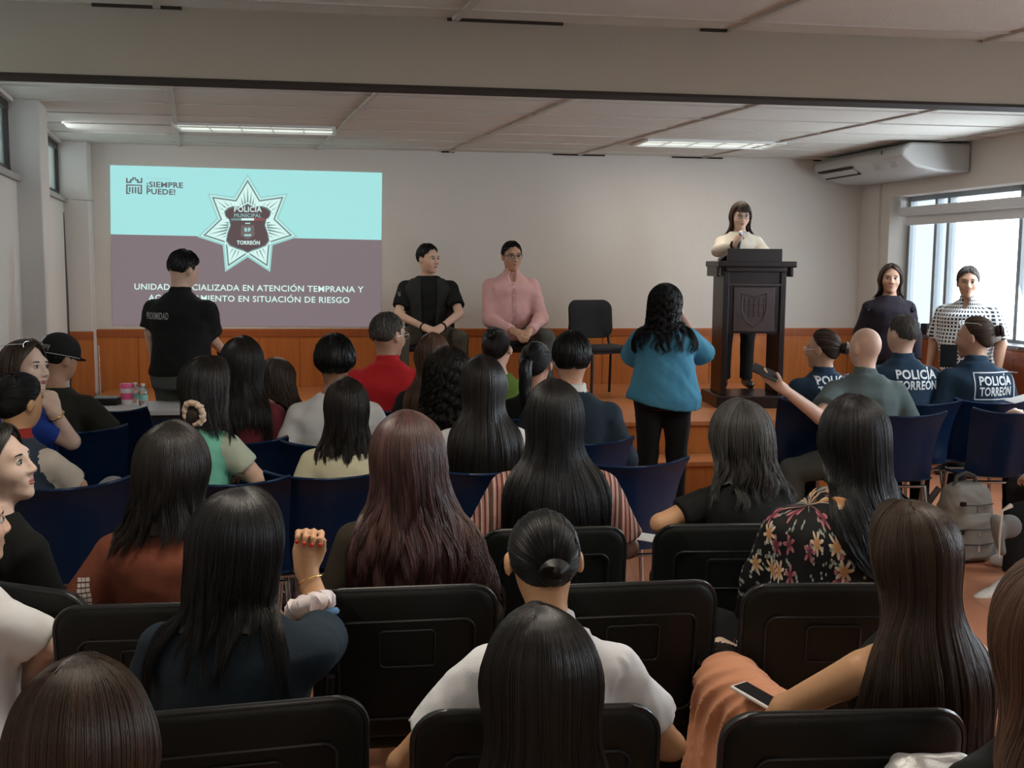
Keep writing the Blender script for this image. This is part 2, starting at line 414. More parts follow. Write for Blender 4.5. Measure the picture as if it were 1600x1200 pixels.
c_gr = emis('slide_grey_green', (0.16, 0.27, 0.26), .75); c_dk = emis('slide_dark_mauve', (0.095, 0.065, 0.07), .8); c_lg = emis('slide_pale_teal', (0.28, 0.55, 0.53), .85)
c_rd = emis('slide_red', (0.25, 0.08, 0.08), .8); c_tx = emis('slide_grey_text', (0.12, 0.12, 0.13), .8)
slide_part('slide_top', [[(172, 258), (597, 270), (596, 375), (173, 366)]], c_cy, .006)
slide_part('slide_bottom', [[(173, 366), (596, 375), (595, 511), (176, 508)]], c_mv, .006)
cx, cy = 387, 352
def star(r1, r2, n=7, ph=0):
    out = []
    for i in range(n*2):
        a = -pi/2+i*pi/n; r = r1 if i % 2 == 0 else r2
        out.append((cx+r*cos(a)*1.0+.0, cy+r*sin(a)*1.0))
    return out
badge = slide_part('badge_star', [star(81, 50)], c_lg, .010)
def sub(name, polys, m, off): o = slide_part(name, polys, m, off); o.parent = badge; return o
sub('star_border', [star(75, 46)], c_wh, .013); sub('star_line', [star(72, 44)], c_gr, .016); sub('star_field', [star(67, 41)], c_wh, .019)
rays = []
for i in range(7):
    a0 = -pi/2+2*i*pi/7
    for j in range(-3, 4):
        a = a0+j*.115; r = 64-abs(j)*9
        rays.append([(cx+r*cos(a), cy+r*sin(a)), (cx+30*cos(a+.052), cy+30*sin(a+.052)), (cx+30*cos(a-.052), cy+30*sin(a-.052))])
sub('star_rays', rays, c_gr, .022)
def shield(k):
    pts = [(0, -38), (10, -33), (24, -34), (33, -31), (39, -25), (37, -17), (31, -12), (29, -2), (34, 12), (36, 24), (30, 32), (18, 37), (8, 40), (0, 44)]
    pts = [(x*k, y*k) for x, y in pts]; full = pts+[(-x, y) for x, y in pts[-2:0:-1]]
    return [(cx+x, cy+2+y) for x, y in full]
sub('shield_border', [shield(1.0)], c_wh, .025); sub('shield_line', [shield(.95)], c_gr, .0275); sub('shield_field', [shield(.90)], c_dk, .030)
sub('flag_green', [[(361, 341), (377, 341), (377, 344.5), (361, 344.5)]], c_gr, .033); sub('flag_white', [[(377, 341), (397, 341), (397, 344.5), (377, 344.5)]], c_wh, .033); sub('flag_red', [[(397, 341), (414, 341), (414, 344.5), (397, 344.5)]], c_rd, .033)
sub('crest', [[(377, 352), (397, 352), (398, 368), (387, 374), (376, 368)]], emis('slide_crest', (0.15, .12, .12), .8), .033)
sub('crest_mark', [[(383, 348), (391, 348), (391, 350), (383, 350)], [(382, 356), (386, 356), (386, 362), (382, 362)], [(388, 355), (392, 357), (390, 362), (387, 361)], [(381, 366), (393, 366), (392, 369), (382, 369)]], c_lg, .036)
def slide_text(body, px, py, h, m, slope=.028, bold=.01, align='CENTER', width=None, name='lettering', off=.012, par=None):
    me = text_mesh(body, 1.0, bold, align); xs = [v.co.x for v in me.vertices]; w = max(xs)-min(xs)
    k = h/.72; sx = (width/w) if width else k
    inv = slide.matrix_world.inverted()
    for v in me.vertices:
        x = px+v.co.x*sx; y = py-v.co.y*k+(x-px)*slope; v.co = inv @ sl(x, y, off)
    return link(name, me, m, par or slide)
slide_text('UNIDAD ESPECIALIZADA EN ATENCIÓN TEMPRANA Y', 389, 454.5, 9.5, c_wh, slope=.013, bold=.012, width=358)
slide_text('ACOMPAÑAMIENTO EN SITUACIÓN DE RIESGO', 389, 471.5, 9.5, c_wh, slope=.013, bold=.012, width=314)
slide_text('POLICÍA', 387.5, 331, 8.5, c_wh, bold=.02, width=43, off=.035, par=badge, slope=.01); slide_text('MUNICIPAL', 387, 339.5, 6, c_lg, bold=0, width=42, off=.035, par=badge, slope=.01)
slide_text('TORREÓN', 388, 382, 6, c_wh, bold=.03, width=36, off=.035, par=badge, slope=.01)
slide_text('TORREÓN', 229, 281.5, 5, c_lg, bold=0, align='LEFT', width=37); slide_text('¡SIEMPRE', 229, 292, 8.5, c_tx, bold=.03, align='LEFT', width=57); slide_text('PUEDE!', 229, 303, 8.5, c_tx, bold=.03, align='LEFT', width=45)
g = c_tx; X0, Y0_ = 197, 277
def rc(x, y, w, h): return [(X0+x, Y0_+y), (X0+x+w, Y0_+y+.03*w), (X0+x+w, Y0_+y+h), (X0+x, Y0_+y+h)]
slide_part('castle_mark', [rc(0, 1, 2.4, 8), rc(2.4, 6.5, 4, 2.4), rc(6, 3, 2.4, 6), rc(8.4, 3, 2.4, 2.4), rc(9.5, 0, 6, 2.4), rc(15, 3, 2.4, 2.4), rc(17, 3, 2.4, 6), rc(19, 6.5, 4, 2.4), rc(23, 1, 2.4, 8), rc(10, 2, 1.5, 3), rc(14, 2, 1.5, 3),
    rc(0, 11, 25, 2.2), rc(0, 13, 2.4, 13), rc(4.4, 15, 2.4, 8), rc(0, 24, 6, 2.2), rc(9, 15, 2.4, 10), rc(13.5, 15, 2.4, 10), rc(18, 15, 2.4, 10), rc(22.6, 13, 2.4, 13), rc(19, 24, 6, 2.2)], g, .010)
# ================================================================== signed-distance modelling of bodies and clothes
def _len(x, y, z): return np.sqrt(x*x+y*y+z*z)
def V3(a): return np.array(a, dtype=np.float64)
class Prim:
    lab = 0; k = .02; cuts = (); sub = False
def ell(c, r, rot=None, k=.02, lab=0, cuts=(), sub=False):
    p = Prim(); p.t = 'e'; p.c = V3(c); p.r = V3(r); p.rot = None if rot is None else np.array(rot); p.k = k; p.lab = lab; p.cuts = cuts; p.sub = sub
    m = max(p.r); p.lo = p.c-m; p.hi = p.c+m; return p
def cone(a, b, r1, r2, k=.02, lab=0, cuts=(), sub=False):
    p = Prim(); p.t = 'c'; p.a = V3(a); p.b = V3(b); p.r1 = r1; p.r2 = r2; p.k = k; p.lab = lab; p.cuts = cuts; p.sub = sub
    m = max(r1, r2); p.lo = np.minimum(p.a, p.b)-m; p.hi = np.maximum(p.a, p.b)+m; return p
def loft(knots, k=.02, lab=0, ex=2.3, cuts=(), sub=False):
    """knots: (z, rx, ry, cx, cy)"""
    p = Prim(); p.t = 'l'; K = np.array(knots, float); zz = np.linspace(K[0, 0], K[-1, 0], 60)
    # smooth resampling
    cols = []
    for j in range(1, 5):
        v = np.interp(zz, K[:, 0], K[:, j]); w = np.convolve(np.pad(v, 3, 'edge'), [.05, .1, .2, .3, .2, .1, .05], 'valid'); cols.append(w)
    p.z = zz; p.K = cols; p.k = k; p.lab = lab; p.ex = ex; p.cuts = cuts; p.sub = sub
    m = max(K[:, 1].max(), K[:, 2].max())
    p.lo = V3((K[:, 3].min()-m, K[:, 4].min()-m, K[0, 0])); p.hi = V3((K[:, 3].max()+m, K[:, 4].max()+m, K[-1, 0])); return p
def prim_d(p, X, Y, Z):
    if p.t == 'e':
        x, y, z = X-p.c[0], Y-p.c[1], Z-p.c[2]
        if p.rot is not None:
            M = p.rot; x, y, z = M[0, 0]*x+M[1, 0]*y+M[2, 0]*z, M[0, 1]*x+M[1, 1]*y+M[2, 1]*z, M[0, 2]*x+M[1, 2]*y+M[2, 2]*z
        a, b, c = p.r; k0 = _len(x/a, y/b, z/c); k1 = _len(x/a/a, y/b/b, z/c/c)
        d = k0*(k0-1)/np.maximum(k1, 1e-6)
    elif p.t == 'c':
        ba = p.b-p.a; q = max(ba.dot(ba), 1e-9); x, y, z = X-p.a[0], Y-p.a[1], Z-p.a[2]
        h = np.clip((x*ba[0]+y*ba[1]+z*ba[2])/q, 0, 1)
        d = _len(x-ba[0]*h, y-ba[1]*h, z-ba[2]*h)-(p.r1+(p.r2-p.r1)*h)
    else:
        rx, ry, cx, cy = [np.interp(Z, p.z, c) for c in p.K]
        u = np.abs(X-cx)/rx; v = np.abs(Y-cy)/ry
        q = (u**p.ex+v**p.ex)**(1/p.ex); rr = np.minimum(rx, ry)
        d = (q-1)*rr*(.55+.45/np.maximum(np.abs(rx/ry-1)*.5+1, 1))
        d = np.maximum(d, np.maximum(p.z[0]-Z, Z-p.z[-1]))
    for (pt, nn) in p.cuts:
        d = np.maximum(d, (X-pt[0])*nn[0]+(Y-pt[1])*nn[1]+(Z-pt[2])*nn[2])
    return d
def sdf_points(prims, Pt):
    X, Y, Z = Pt[:, 0], Pt[:, 1], Pt[:, 2]; Fv = np.full(len(Pt), .5)
    for p in prims:
        if p.sub: continue
        d = prim_d(p, X, Y, Z); h = np.maximum(p.k-np.abs(Fv-d), 0)/p.k; Fv = np.minimum(Fv, d)-h*h*p.k*.25
    return Fv
def push_out(prims, Pt, clear, it=3):
    e = .006
    for _ in range(it):
        d = sdf_points(prims, Pt); m = d < clear
        if not m.any(): break
        Q = Pt[m]; g = np.stack([sdf_points(prims, Q+np.eye(3)[i]*e)-sdf_points(prims, Q-np.eye(3)[i]*e) for i in range(3)], 1)
        g /= np.maximum(np.linalg.norm(g, axis=1, keepdims=True), 1e-6)
        Pt[m] = Q+g*(clear-d[m])[:, None]
    return Pt
def sdf_mesh(name, prims, vx=.01, mats=None, parent=None, noise=None, post=None):
    """surface nets over a smooth union; labels pick the material of each face"""
    lo = np.min([p.lo for p in prims if not p.sub], 0)-.03; hi = np.max([p.hi for p in prims if not p.sub], 0)+.03
    n = np.ceil((hi-lo)/vx).astype(int)+1
    ax = [lo[i]+vx*np.arange(n[i]) for i in range(3)]
    Fv = np.full(n, .05, np.float32); L = np.zeros(n, np.int8)
    for p in prims:
        m = .025+p.k
        i0 = np.maximum(((p.lo-m-lo)/vx).astype(int), 0); i1 = np.minimum(((p.hi+m-lo)/vx).astype(int)+2, n)
        if (i1 <= i0).any(): continue
        s = tuple(slice(i0[i], i1[i]) for i in range(3))
        X = ax[0][s[0]][:, None, None]; Y = ax[1][s[1]][None, :, None]; Z = ax[2][s[2]][None, None, :]
        d = prim_d(p, X, Y, Z); f = Fv[s]
        if p.sub:
            h = np.maximum(p.k-np.abs(-f-d), 0)/p.k; Fv[s] = np.maximum(f, -d)+h*h*p.k*.25
        else:
            L[s] = np.where(d < f, p.lab, L[s]); h = np.maximum(p.k-np.abs(f-d), 0)/p.k
            Fv[s] = np.minimum(f, d)-h*h*p.k*.25
    if post: post(Fv, ax)
    if noise:
        X = ax[0][:, None, None]; Y = ax[1][None, :, None]; Z = ax[2][None, None, :]
        for (amp, fr, seed) in noise:
            g = np.random.default_rng(seed)
            for q in range(4):
                d = g.normal(size=3); d /= np.linalg.norm(d); ph = g.uniform(0, 6.28); f2 = fr*g.uniform(.6, 1.5)
                e2 = g.normal(size=3); 
                w_ = f2*(X*d[0]+Y*d[1]+Z*d[2])+ph+1.6*np.sin(fr*.45*(X*e2[0]+Y*e2[1]+Z*e2[2])); Fv += (amp/2*(np.abs(np.sin(w_*.5))*2-1.2)*(.6+.4*np.sin(fr*.3*(X*e2[1]-Z*e2[0])+ph))).astype(np.float32)
    ins = Fv < 0
    c = ins[:-1, :-1, :-1].astype(np.int8)
    tot = sum(ins[a:n[0]-1+a, b:n[1]-1+b, c_:n[2]-1+c_].astype(np.int8) for a in (0, 1) for b in (0, 1) for c_ in (0, 1))
    act = (tot > 0) & (tot < 8); idx = np.argwhere(act); nv = len(idx)
    vid = np.full(act.shape, -1, np.int32); vid[act] = np.arange(nv)
    acc = np.zeros((nv, 3)); cnt = np.zeros(nv)
    cor = [(a, b, c_) for a in (0, 1) for b in (0, 1) for c_ in (0, 1)]
    val = {q: Fv[idx[:, 0]+q[0], idx[:, 1]+q[1], idx[:, 2]+q[2]] for q in cor}
    for a in cor:
        for j in range(3):
            if a[j]: continue
            b = list(a); b[j] = 1; b = tuple(b); fa, fb = val[a], val[b]; m = (fa < 0) != (fb < 0)
            t = np.where(m, fa/np.where(m, fa-fb, 1), 0); pt = np.tile(np.array(a, float), (nv, 1)); pt[:, j] += t
            acc += pt*m[:, None]; cnt += m
    pos = lo+(idx+acc/np.maximum(cnt, 1)[:, None])*vx
    quads = []; ql = []
    for j in range(3):
        a1, a2 = (j+1) % 3, (j+2) % 3
        A = [slice(None)]*3; B = [slice(None)]*3; A[j] = slice(0, -1); B[j] = slice(1, None)
        fa = ins[tuple(A)]; fb = ins[tuple(B)]; e = np.argwhere(fa != fb)
        e = e[(e[:, a1] > 0) & (e[:, a2] > 0) & (e[:, a1] < n[a1]-1) & (e[:, a2] < n[a2]-1)]
        flip = ~fa[e[:, 0], e[:, 1], e[:, 2]]
        def cell(d1, d2):
            q = e.copy(); q[:, a1] += d1; q[:, a2] += d2; return vid[q[:, 0], q[:, 1], q[:, 2]]
        Q = np.stack([cell(-1, -1), cell(0, -1), cell(0, 0), cell(-1, 0)], 1); Q[flip] = Q[flip][:, ::-1]
        quads.append(Q)
        inpt = e.copy(); inpt[flip, j] += 1; ql.append(L[inpt[:, 0], inpt[:, 1], inpt[:, 2]])
    Q = np.concatenate(quads); ql = np.concatenate(ql); ok = (Q >= 0).all(1); Q = Q[ok]; ql = ql[ok]
    # light laplacian smoothing
    for _ in range(2):
        s = np.zeros_like(pos); c2 = np.zeros(nv)
        for a, b in ((0, 1), (1, 2), (2, 3), (3, 0)):
            np.add.at(s, Q[:, a], pos[Q[:, b]]); np.add.at(s, Q[:, b], pos[Q[:, a]]); np.add.at(c2, Q[:, a], 1); np.add.at(c2, Q[:, b], 1)
        pos = pos*.5+.5*s/np.maximum(c2, 1)[:, None]
    return np_mesh(name, pos, Q, mats, parent, ql if isinstance(mats, (list, tuple)) and len(mats) > 1 else None)
def np_mesh(name, pos, Q, m=None, parent=None, mi=None, sm=True):
    me = bpy.data.meshes.new(name); k = Q.shape[1]
    me.vertices.add(len(pos)); me.vertices.foreach_set('co', np.ascontiguousarray(pos, np.float32).ravel())
    me.loops.add(Q.size); me.loops.foreach_set('vertex_index', np.ascontiguousarray(Q, np.int32).ravel())
    me.polygons.add(len(Q)); me.polygons.foreach_set('loop_start', np.arange(0, Q.size, k, dtype=np.int32)); 
    me.polygons.foreach_set('loop_total', np.full(len(Q), k, np.int32)) if bpy.app.version < (4, 0) else None
    o = link(name, me, m, parent)
    if mi is not None: me.polygons.foreach_set('material_index', np.clip(mi, 0, len(me.materials)-1).astype(np.int32))
    me.polygons.foreach_set('use_smooth', np.full(len(Q), sm)); me.update(calc_edges=True); me.validate()
    return o

# ------------------------------------------------------------------ skin, hair and clothes materials
def skin(name, c): return mat('skin_'+name, c, rough=.5, spec=.35, bump=.06, bscale=120, var=.08, vscale=9, sss=.06)
SK = {'mid': skin('mid', (0.43, 0.245, 0.165)), 'dark': skin('dark', (0.28, 0.145, 0.09)), 'light': skin('light', (0.56, 0.36, 0.27)), 'warm': skin('warm', (0.50, 0.28, 0.15)), 'pale': skin('pale', (0.62, 0.45, 0.37))}
def hair_mat(name, c, c2=None, rough=.42, spec=.34):
    key = 'hair_'+name
    if key in MATS: return MATS[key]
    c2 = c2 or tuple(x*2.2+.004 for x in c)
    m = mat(key, c, rough=rough, spec=spec); n, l, b = nodes_of(m)
    at = n.new('ShaderNodeAttribute'); at.attribute_name = 'tint'; mx = n.new('ShaderNodeMix'); mx.data_type = 'RGBA'
    mx.inputs['A'].default_value = (*c, 1); mx.inputs['B'].default_value = (*c2, 1)
    l.new(at.outputs['Fac'], mx.inputs['Factor']); l.new(mx.outputs['Result'], b.inputs['Base Color']); return m
HM = {'black': hair_mat('black', (0.004, 0.004, 0.0045), (0.010, 0.009, 0.010)), 'softblack': hair_mat('softblack', (0.006, 0.005, 0.0045), (0.018, 0.014, 0.012)),
      'brown': hair_mat('brown', (0.022, 0.013, 0.009), (0.07, 0.042, 0.027)), 'auburn': hair_mat('auburn', (0.020, 0.010, 0.009), (0.085, 0.030, 0.026), spec=.6),
      'light': hair_mat('lightbrown', (0.040, 0.022, 0.014), (0.14, 0.07, 0.04)), 'grey': hair_mat('greyblack', (0.014, 0.014, 0.014), (0.10, 0.096, 0.092), rough=.45), 'dust': hair_mat('dust', (0.035, 0.031, 0.028), (0.15, 0.135, 0.12), rough=.6)}
m_denim = fabric('navy_trousers', (0.02, 0.024, 0.035)); m_blackcloth = fabric('black_trousers', (0.010, 0.010, 0.011)); m_khaki = fabric('khaki_trousers', (0.16, 0.14, 0.10)); m_olive = fabric('olive_trousers', (0.065, 0.06, 0.045))
m_jean = fabric('grey_jeans', (0.26, 0.28, 0.29)); m_cream = fabric('cream_trousers', (0.50, 0.45, 0.38)); m_greytrouser = fabric('grey_trousers', (0.07, 0.075, 0.07))
m_shoe_black = mat('black_shoe', (0.012, 0.012, 0.012), rough=.35); m_shoe_white = mat('white_sneaker', (0.62, 0.60, 0.56), rough=.6); m_sole = mat('pale_sole', (0.55, 0.5, 0.42), rough=.7)
m_eye = mat('eye_white', (0.60, 0.58, 0.55), rough=.2); m_iris = mat('eye_iris', (0.02, 0.012, 0.008), rough=.1); m_lip = mat('lips', (0.36, 0.12, 0.10), rough=.45); m_lipd = mat('lips_dull', (0.27, 0.13, 0.10), rough=.5)
m_frame = mat('glasses_frame', (0.03, 0.03, 0.03), rough=.3); m_lensg = mat('glasses_lens', (0.95, 0.97, 1.0), rough=.0, trans=1.0, spec=.1); m_lensg.node_tree.nodes['Principled BSDF'].inputs['IOR'].default_value = 1.03; m_silver = mat('silver_wire', (0.7, 0.7, 0.7), rough=.25, metal=1)
m_gold = mat('gold_chain', (0.8, 0.5, 0.18), rough=.25, metal=1)

def rotm(pitch=0, yaw=0, roll=0):
    """head rotation: pitch>0 looks down, yaw>0 turns to the left, roll>0 tips to the right"""
    return np.array(Matrix.Rotation(R(yaw), 3, 'Z') @ Matrix.Rotation(R(roll), 3, 'Y') @ Matrix.Rotation(-R(pitch), 3, 'X'))

HR = .99   # sitting heads: z of head centre 1.15
def head_prims(H, M, face, ear=.078, hs=1.0, chin=1.0):
    def W(p): return H+M@(V3(p)*hs)
    o = []
    o.append(ell(W((0, -.012, .022)), V3((.074, .094, .094))*hs, M, k=.01))
    o.append(ell(W((0, .022, -.038)), V3((.058, .068, .080*chin))*hs, M, k=.04))
    if face:
        o += [ell(W((0, .072, -.098*chin)), V3((.022, .018, .016))*hs, M, k=.03),
              cone(W((0, .088, .012)), W((0, .106, -.027)), .007*hs, .0108*hs, k=.014),
              ell(W((.013, .098, -.033)), V3((.008, .010, .007))*hs, M, k=.010), ell(W((-.013, .098, -.033)), V3((.008, .010, .007))*hs, M, k=.010),
              cone(W((-.036, .072, .026)), W((.036, .072, .026)), .014*hs, .014*hs, k=.022),
              ell(W((.040, .060, -.030)), V3((.020, .020, .020))*hs, M, k=.03), ell(W((-.040, .060, -.030)), V3((.020, .020, .020))*hs, M, k=.03),
              ell(W((0, .078, -.062)), V3((.026, .014, .017))*hs, M, k=.016),
              ell(W((.032, .094, .004)), V3((.017, .014, .011))*hs, M, k=.014, sub=True), ell(W((-.032, .094, .004)), V3((.017, .014, .011))*hs, M, k=.014, sub=True),
              cone(W((-.021, .099, -.0635)), W((.021, .099, -.0635)), .0035, .0035, k=.008, sub=True)]
    if ear:
        for s in (-1, 1):
            o.append(ell(W((s*ear, -.008, -.004)), V3((.011, .020, .032))*hs, M, k=.010))
            if face: o.append(ell(W((s*(ear+.010), -.004, .0)), V3((.007, .011, .020))*hs, M, k=.008, sub=True))
    return o

def hand_prims(Wr, d, n_, side, curl=.5, hs=1.0, spread=1.0, thumb=1.0):
    """Wr wrist, d direction of the hand, n_ palm normal, side=+1 right / -1 left"""
    d = V3(d); d /= np.linalg.norm(d); n_ = V3(n_); n_ -= d*n_.dot(d); n_ /= np.linalg.norm(n_); s = np.cross(d, n_)*side  # towards the thumb
    M = np.stack([s, d, n_], 1); o = []
    o.append(ell(Wr+d*.045*hs, V3((.040, .052, .017))*hs, M, k=.02)); o.append(cone(Wr-d*.01, Wr+d*.03*hs, .026*hs, .028*hs, k=.02))
    for i, (x, L) in enumerate([(.030, .068), (.010, .076), (-.010, .070), (-.029, .055)]):
        p = Wr+d*.078*hs+s*x*hs*1.0; a = curl*.9; dd = d*cos(a)+n_*sin(a)+s*x*2.2*spread*.2; q = p+dd*L*.5*hs
        a2 = curl*2.1; d2 = d*cos(a2)+n_*sin(a2); q2 = q+d2*L*.33*hs; a3 = curl*2.9; d3 = d*cos(a3)+n_*sin(a3)
        o += [cone(p, q, .0098*hs, .0088*hs, k=.006), cone(q, q2, .0088*hs, .008*hs, k=.004), cone(q2, q2+d3*L*.22*hs, .008*hs, .0072*hs, k=.004)]
    p = Wr+d*.022*hs+s*.028*hs; q = p+(d*.7+s*.62*thumb+n_*.3)*.038*hs; o += [cone(p, q, .0135*hs, .011*hs, k=.012), cone(q, q+(d*.9+s*.15*thumb+n_*.55)*.032*hs, .0105*hs, .008*hs, k=.005)]
    return o

def person_skel(pose, sh, wa, b, hip, lean, ls=1.0):
    """returns dict of joints + torso knots"""
    dz = 0.0 if pose == 'sit' else .39
    T = [(.42, .155*hip, .125*b), (.50, .18*hip, .135*b), (.58, .168*hip, .128*b), (.68, .132*wa, .105*b*wa**.5), (.78, .145*(wa+sh)/2, .110*b), (.87, .160*sh, .113*b), (.905, .164*sh, .105*b), (.937, .147*sh, .090), (.965, .116*sh, .074), (.99, .084*(.5+.5*sh), .062), (1.01, .066, .056), (1.035, .052, .050)]
    cyb = [-.02, -.02, -.01, 0, .006, .004, .002, -.002, -.006, -.008, -.008, -.006]
    def off(z): t = max(0, z-.5)/.5; return (lean[0]*t, lean[1]*t)
    kn = []
    for (z, rx, ry), cy in zip(T, cyb):
        o = off(z); kn.append((z+dz, rx, ry, o[0], o[1]+cy))
    J = dict(T=kn, dz=dz)
    o = off(.955); J['sL'] = V3((-.158*sh+o[0], o[1], .906+dz)); J['sR'] = V3((.158*sh+o[0], o[1], .906+dz))
    o = off(1.02); J['nk'] = V3((o[0], o[1]-.004, 1.0+dz)); J['off'] = off
    return J

PEOPLE = []
NAMECOUNT = [0]
def person(px, yt, Y, label, pose='sit', rz=8, hp=(0, 0, 0), sh=1.0, wa=1.0, b=1.0, hip=1.0, lean=(0, 0), arms=None, shirt=None, pants=m_blackcloth, hair=None,
           sk='mid', face=False, vx=None, group=None, zb=0.0, s=None, hdn=(0, .03), legs=None, shoe=m_shoe_black, curl=.5, neck=1.0, hs=1.0, top=None, chin=1.0, body_vx=None, build_hands=(1, 1), feet=True):
    """px,yt: where the top of the head stands in the photo; Y: its distance. Builds an Empty 'person' with body, clothes and hair."""
    near = Y < 4.5
    top = top or 1.268+(hair.get('vol', .018)*.95 if hair else 0)
    vx = vx or (.0085 if near else .0105)
    J = person_skel(pose, sh, wa, b, hip, lean); dz = J['dz']; o = J['off'](1.15)
    Hc = V3((o[0]+hdn[0], o[1]+hdn[1], 1.15+dz)); M = rotm(*hp)
    Hc = Hc+np.array([M[0, 2]*.05, M[1, 2]*.05, (M[2, 2]-1)*.05])
    topz = Hc[2]+(top-1.15)*hs
    TP = P(px, yt, Y); sc = s or (TP.z-zb)/topz
    a = R(rz); bx = TP.x-(Hc[0]*cos(a)-Hc[1]*sin(a))*sc; by = TP.y-(Hc[0]*sin(a)+Hc[1]*cos(a))*sc
    zz = TP.z-topz*sc
    root = empty('person', (bx, by, zb if s is None else zz), a, label, 'person', group, sc)
    A = dict(L=((-.235*sh, -.02, .70+dz), (-.10, .24, .62+dz)), R=((.235*sh, -.02, .70+dz), (.10, .24, .62+dz)))
    if pose == 'stand': A = dict(L=((-.225*sh, -.02, .68+dz), (-.235*sh, .05, .45+dz)), R=((.225*sh, -.02, .68+dz), (.235*sh, .05, .45+dz)))
    if arms: A.update(arms)
    RMi = (Matrix.Translation(root.location) @ Matrix.Rotation(a, 4, 'Z') @ Matrix.Scale(sc, 4)).inverted()
    def loc(v): return v if abs(v[0]) < 5 else tuple(RMi @ P(v[0], v[1], v[2]))
    A = {k_: (loc(v[0]), loc(v[1]))+tuple(v[2:]) for k_, v in A.items()}
    if legs: legs = {k_: [loc(q) for q in v] for k_, v in legs.items()}
    body = head_prims(Hc, M, face, hs=hs, chin=chin, ear=(.088 if hair and hair['kind'] in ('bun', 'tail') else .078))
    nb = Hc+M@V3((0, -.018, -.07)); body.append(cone(J['nk'], nb, .050*neck, .047*neck, k=.03))
    body.append(loft([(z, rx-.006, ry-.006, cx, cy) for z, rx, ry, cx, cy in J['T']], k=.02))
    for sd, S in (('L', J['sL']), ('R', J['sR'])):
        E, W_ = V3(A[sd][0]), V3(A[sd][1]); si = 1 if sd == 'R' else -1; ab = .5+.5*b
        body += [cone(S, E, .043*ab, .036*ab, k=.035), cone(E, W_, .037*ab, .025, k=.012)]
        ex = A[sd][2] if len(A[sd]) > 2 else {}
        dd = V3(ex.get('d', W_-E)); nn = V3(ex.get('n', (-si*.5, .2, -1)))
        body += hand_prims(W_, dd, nn, si, ex.get('curl', curl), thumb=ex.get('thumb', 1.0))
    LG = legs
    if LG is None:
        if pose == 'sit': LG = dict(L=[(-.09*hip, 0, .52), (-.12, .42, .50), (-.12, .40, .09), (-.13, .53, .035)], R=[(.09*hip, 0, .52), (.12, .42, .50), (.12, .40, .09), (.13, .53, .035)])
        else: LG = dict(L=[(-.09*hip, 0, .90), (-.10, .01, .48), (-.10, -.02, .08), (-.12, .12, .03)], R=[(.09*hip, 0, .90), (.10, .01, .48), (.10, -.02, .08), (.12, .12, .03)])
    lt = (.5+.5*b)
    for sd in ('L', 'R'):
        h, kn, an, to = [V3(q) for q in LG[sd]]
        body += [cone(h, kn, .080*lt, .052*lt, k=.03), cone(kn, an, .050*lt, .034, k=.02), cone(an+V3((0, -.02, -.035)), to, .028, .024, k=.02)]
    bo = sdf_mesh('body', body, body_vx or ((.0052 if near else .0065) if face else vx), SK[sk], root)
    # ---- clothes
    sprims = []
    if shirt is not None:
        inf = shirt.get('inf', .013); slv = shirt.get('sleeve', .62); m = shirt['m']; hem = shirt.get('hem', .46)+dz
        kn2 = [(z, rx+inf, ry+inf, cx, cy) for z, rx, ry, cx, cy in J['T'] if z <= 1.02+dz]
        if shirt.get('flare'): kn2 = [(z, rx+shirt['flare']*max(0, (.75+dz-z)), ry+shirt['flare']*max(0, (.75+dz-z))*.8, cx, cy) for z, rx, ry, cx, cy in kn2]
        wide = shirt.get('neck', 0.0)
        if wide: kn2 = [k_ for k_ in kn2 if k_[0] < (1.0-wide)+dz]
        if slv <= 0: kn2 = [(z, rx*(1 if z < .88+dz else .86), ry, cx, cy) for z, rx, ry, cx, cy in kn2]
        if hem < kn2[0][0]: k0 = kn2[0]; kn2.insert(0, (hem, k0[1]*1.0, k0[2], k0[3], k0[4]))
        cuts = [((0, 0, hem), (shirt.get('tilt', 0), 0, -1))]
        sprims.append(loft(kn2, k=.02, lab=0, cuts=cuts))
        if shirt.get('belly'): sprims.append(ell((lean[0]*.3, .06+lean[1]*.3, .68+dz), (.13*wa, .10*b, .13), k=.06))
        for sd, S in (('L', J['sL']), ('R', J['sR'])):
            E, W_ = V3(A[sd][0]), V3(A[sd][1]); u = (E-S)/np.linalg.norm(E-S); f = min(slv, 1.0); lab = shirt.get('slab', 0); ab = .5+.5*b
            if slv <= 0: continue
            fl_ = shirt.get('cuff', .012)
            if slv < 1:
                C = S+(E-S)*slv
                sprims.append(cone(S, S+(E-S)*(slv+.15), .043*ab+inf, .040*ab+inf+fl_, k=.035, lab=lab, cuts=[(C, u)]))
            else:
                w = (W_-E)/np.linalg.norm(W_-E); C = E+(W_-E)*(slv-1)
                sprims.append(cone(S, E, .043*ab+inf, .037*ab+inf, k=.035, lab=lab)); sprims.append(cone(E, E+(W_-E)*(slv-1+.08), .037*ab+inf, .028+inf*.8, k=.02, lab=lab, cuts=[(C, w)]))
        if shirt.get('collar'): sprims.append(loft([(.975+dz, .098, .082, J['nk'][0], J['nk'][1]), (1.0+dz, .076, .071, J['nk'][0], J['nk'][1]), (1.02+dz, .066, .065, J['nk'][0], J['nk'][1]+.004), (1.05+dz, .062, .064, J['nk'][0], J['nk'][1]+.010)], k=.012, lab=shirt.get('clab', 0)))
        if shirt.get('vneck'): sprims.append(ell((J['nk'][0], J['nk'][1]+.085, 1.0+dz), (.030, .055, .062), k=.012, sub=True))
        wr = shirt.get('wr', 1.0); nz = [(.0042*wr, 34, 11+abs(int(px))), (.0016*wr, 80, 5+abs(int(px)))]
        so = sdf_mesh(shirt.get('name', 'shirt'), sprims, shirt.get('vx', vx), m, root, noise=nz)
        if shirt.get('label'): so['label'] = shirt['label']
    else: so = None
    pp = []
    pinf = .011
